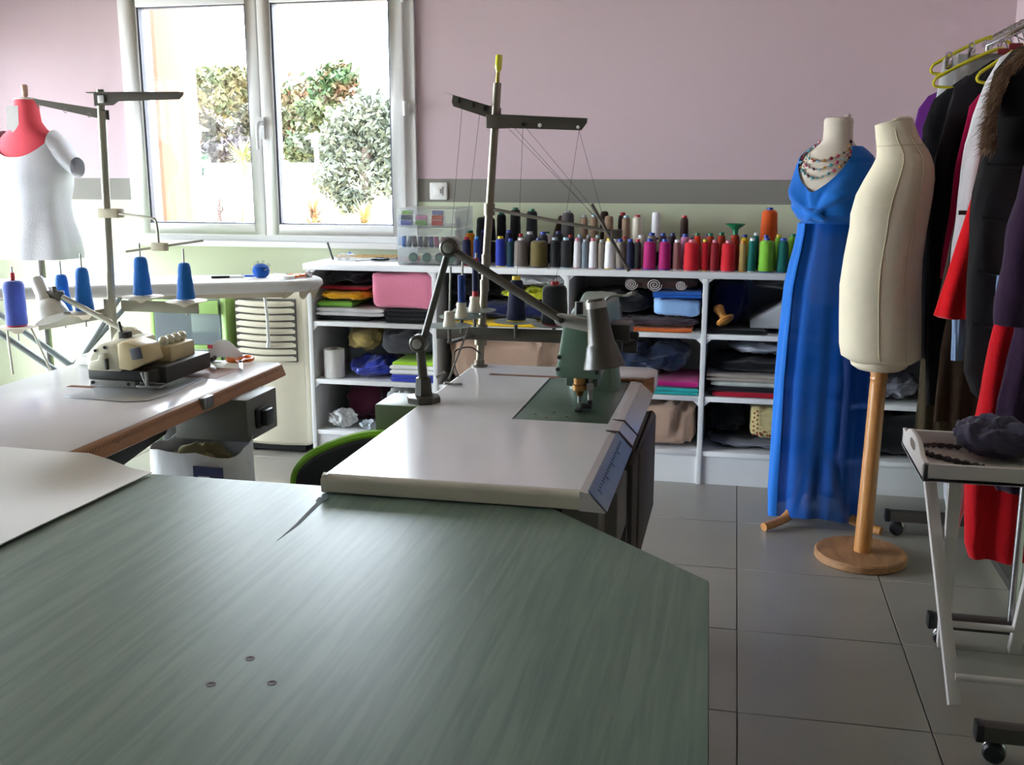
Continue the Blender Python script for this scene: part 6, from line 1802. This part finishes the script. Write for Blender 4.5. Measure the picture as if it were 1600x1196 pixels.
ADDED_COATS = [(2.39, 'black', GBLK), (2.27, 'dark plum', F('garment_plum', (48, 28, 52), .15)), (2.16, 'charcoal', F('garment_charcoal', (56, 56, 60))), (2.02, 'navy', NVY), (1.88, 'dark brown', F('garment_brown', (52, 36, 24))), (1.74, 'grey', F('garment_slate', (84, 84, 92))), (1.60, 'dark green', F('garment_green', (34, 54, 44)))]  # unseen dark coats added to cut the light bounced from the right wall
for k, (y, c, m) in enumerate(ADDED_COATS):
    garment('coat', c + ' coat added out of view on the second rack', y, .87, [(1.56, .80), (1.50, .74), (1.42, .70), (1.2, .70), (.75, .69), (.5, .69)], m, .045, 30 + k)
    hk_ = thing('hanger_hook', 'chrome hook above the ' + c + ' coat added on the second rack', 'hook', (.835, y, 1.50))
    MB().tube([(.855, y, 1.50), (.842, y, 1.565), (.835, y, 1.58)] + [(.835 + .0165 * math.cos(a), y, 1.6 + .0165 * math.sin(a)) for a in [R(d) for d in range(-80, 190, 20)]], .0024, 6).build('wire', CHR, hk_)

# ------------------------------------------------------------------ folding tray table
TW = mat('tray_white', (222, 214, 212), .45, var=.03)
tt = thing('tray_table', 'white folding butler tray table with crossed legs', 'tray table', (.70, 2.97, 0))
tx0, tx1, ty0, ty1, tz = .49, .90, 2.785, 3.165, .607
MB().box(tx0, tx1, ty0, ty1, tz, tz + .010).build('tray_base', TW, tt)
MB().box(tx0, tx1, ty0, ty0 + .014, tz, tz + .048).build('tray_side', TW, tt, bevel=.002)
MB().box(tx0, tx1, ty1 - .014, ty1, tz, tz + .048).build('tray_side', TW, tt, bevel=.002)
for x in (tx0, tx1 - .014):
    b = MB()
    ym = (ty0 + ty1) / 2
    b.prism([(ty0, tz), (ty1, tz), (ty1, tz + .052), (ty1 - .06, tz + .054), (ym + .085, tz + .075), (ym + .05, tz + .082), (ym - .05, tz + .082), (ym - .085, tz + .075), (ty0 + .06, tz + .054), (ty0, tz + .052)], x, x + .014, 'yz')
    sd_ = b.build('tray_side', TW, tt, bevel=.002)
    MB().prism([(ym + .045 * math.copysign(abs(math.cos(a)) ** .6, math.cos(a)), tz + .052 + .013 * math.sin(a)) for a in [2 * PI * i / 20 for i in range(20)]], x - .0006, x + .0146, 'yz').build('hand_hole', mat('hole_shade', (120, 108, 104), .9), sd_)
def leg(p, q, w=.016, d=.013):
    p, q = Vector(p), Vector(q)
    t = (q - p).normalized()
    u = Vector((1, 0, 0)); u = (u - t * u.dot(t)).normalized(); v = t.cross(u)
    MB().loft([[c + u * sx * w + v * sy * d for sx, sy in ((-1, -1), (1, -1), (1, 1), (-1, 1))] for c in (p, q)]).build('leg', TW, tt, bevel=.002)
leg((.545, 3.06, tz - .001), (.605, 2.715, .016)); leg((.585, 2.86, tz - .001), (.638, 3.085, .016))
leg((.845, 3.06, tz - .001), (.865, 2.715, .016)); leg((.825, 2.86, tz - .001), (.835, 3.085, .016))
MB().cyl((.605, 2.74, .085), (.865, 2.74, .085), .010, n=10).build('stretcher', TW, tt)
MB().cyl((.632, 3.05, .10), (.835, 3.05, .10), .010, n=10).build('stretcher', TW, tt)
# necklace and dark cloth on the tray
nc = thing('bead_string', 'dark twisted bead string curled on the white tray', 'necklace', (.57, 2.99, tz + .010))
for off in (0, PI):
    base = smooth_path([(.640, 3.095, tz + .018), (.575, 3.105, tz + .018), (.535, 3.085, tz + .018), (.525, 3.05, tz + .018), (.545, 3.00, tz + .018), (.60, 2.945, tz + .018), (.66, 2.90, tz + .018)], 12)
    MB().tube([p + Vector((.004 * math.cos(i * .8 + off), .004 * math.cos(i * .8 + off), .004 * math.sin(i * .8 + off))) for i, p in enumerate(base)], .0042, 6).build('strand', mat('bead_grey', (66, 60, 62), .4), nc)
bundle('scarf', 'crumpled dark purple-grey scarf heaped on the white tray', 'scarf', .60, .86, 2.93, 3.14, tz + .0105, tz + .135, F('scarf_grey', (76, 70, 88), .15), 91, 2.3, .012, 14)
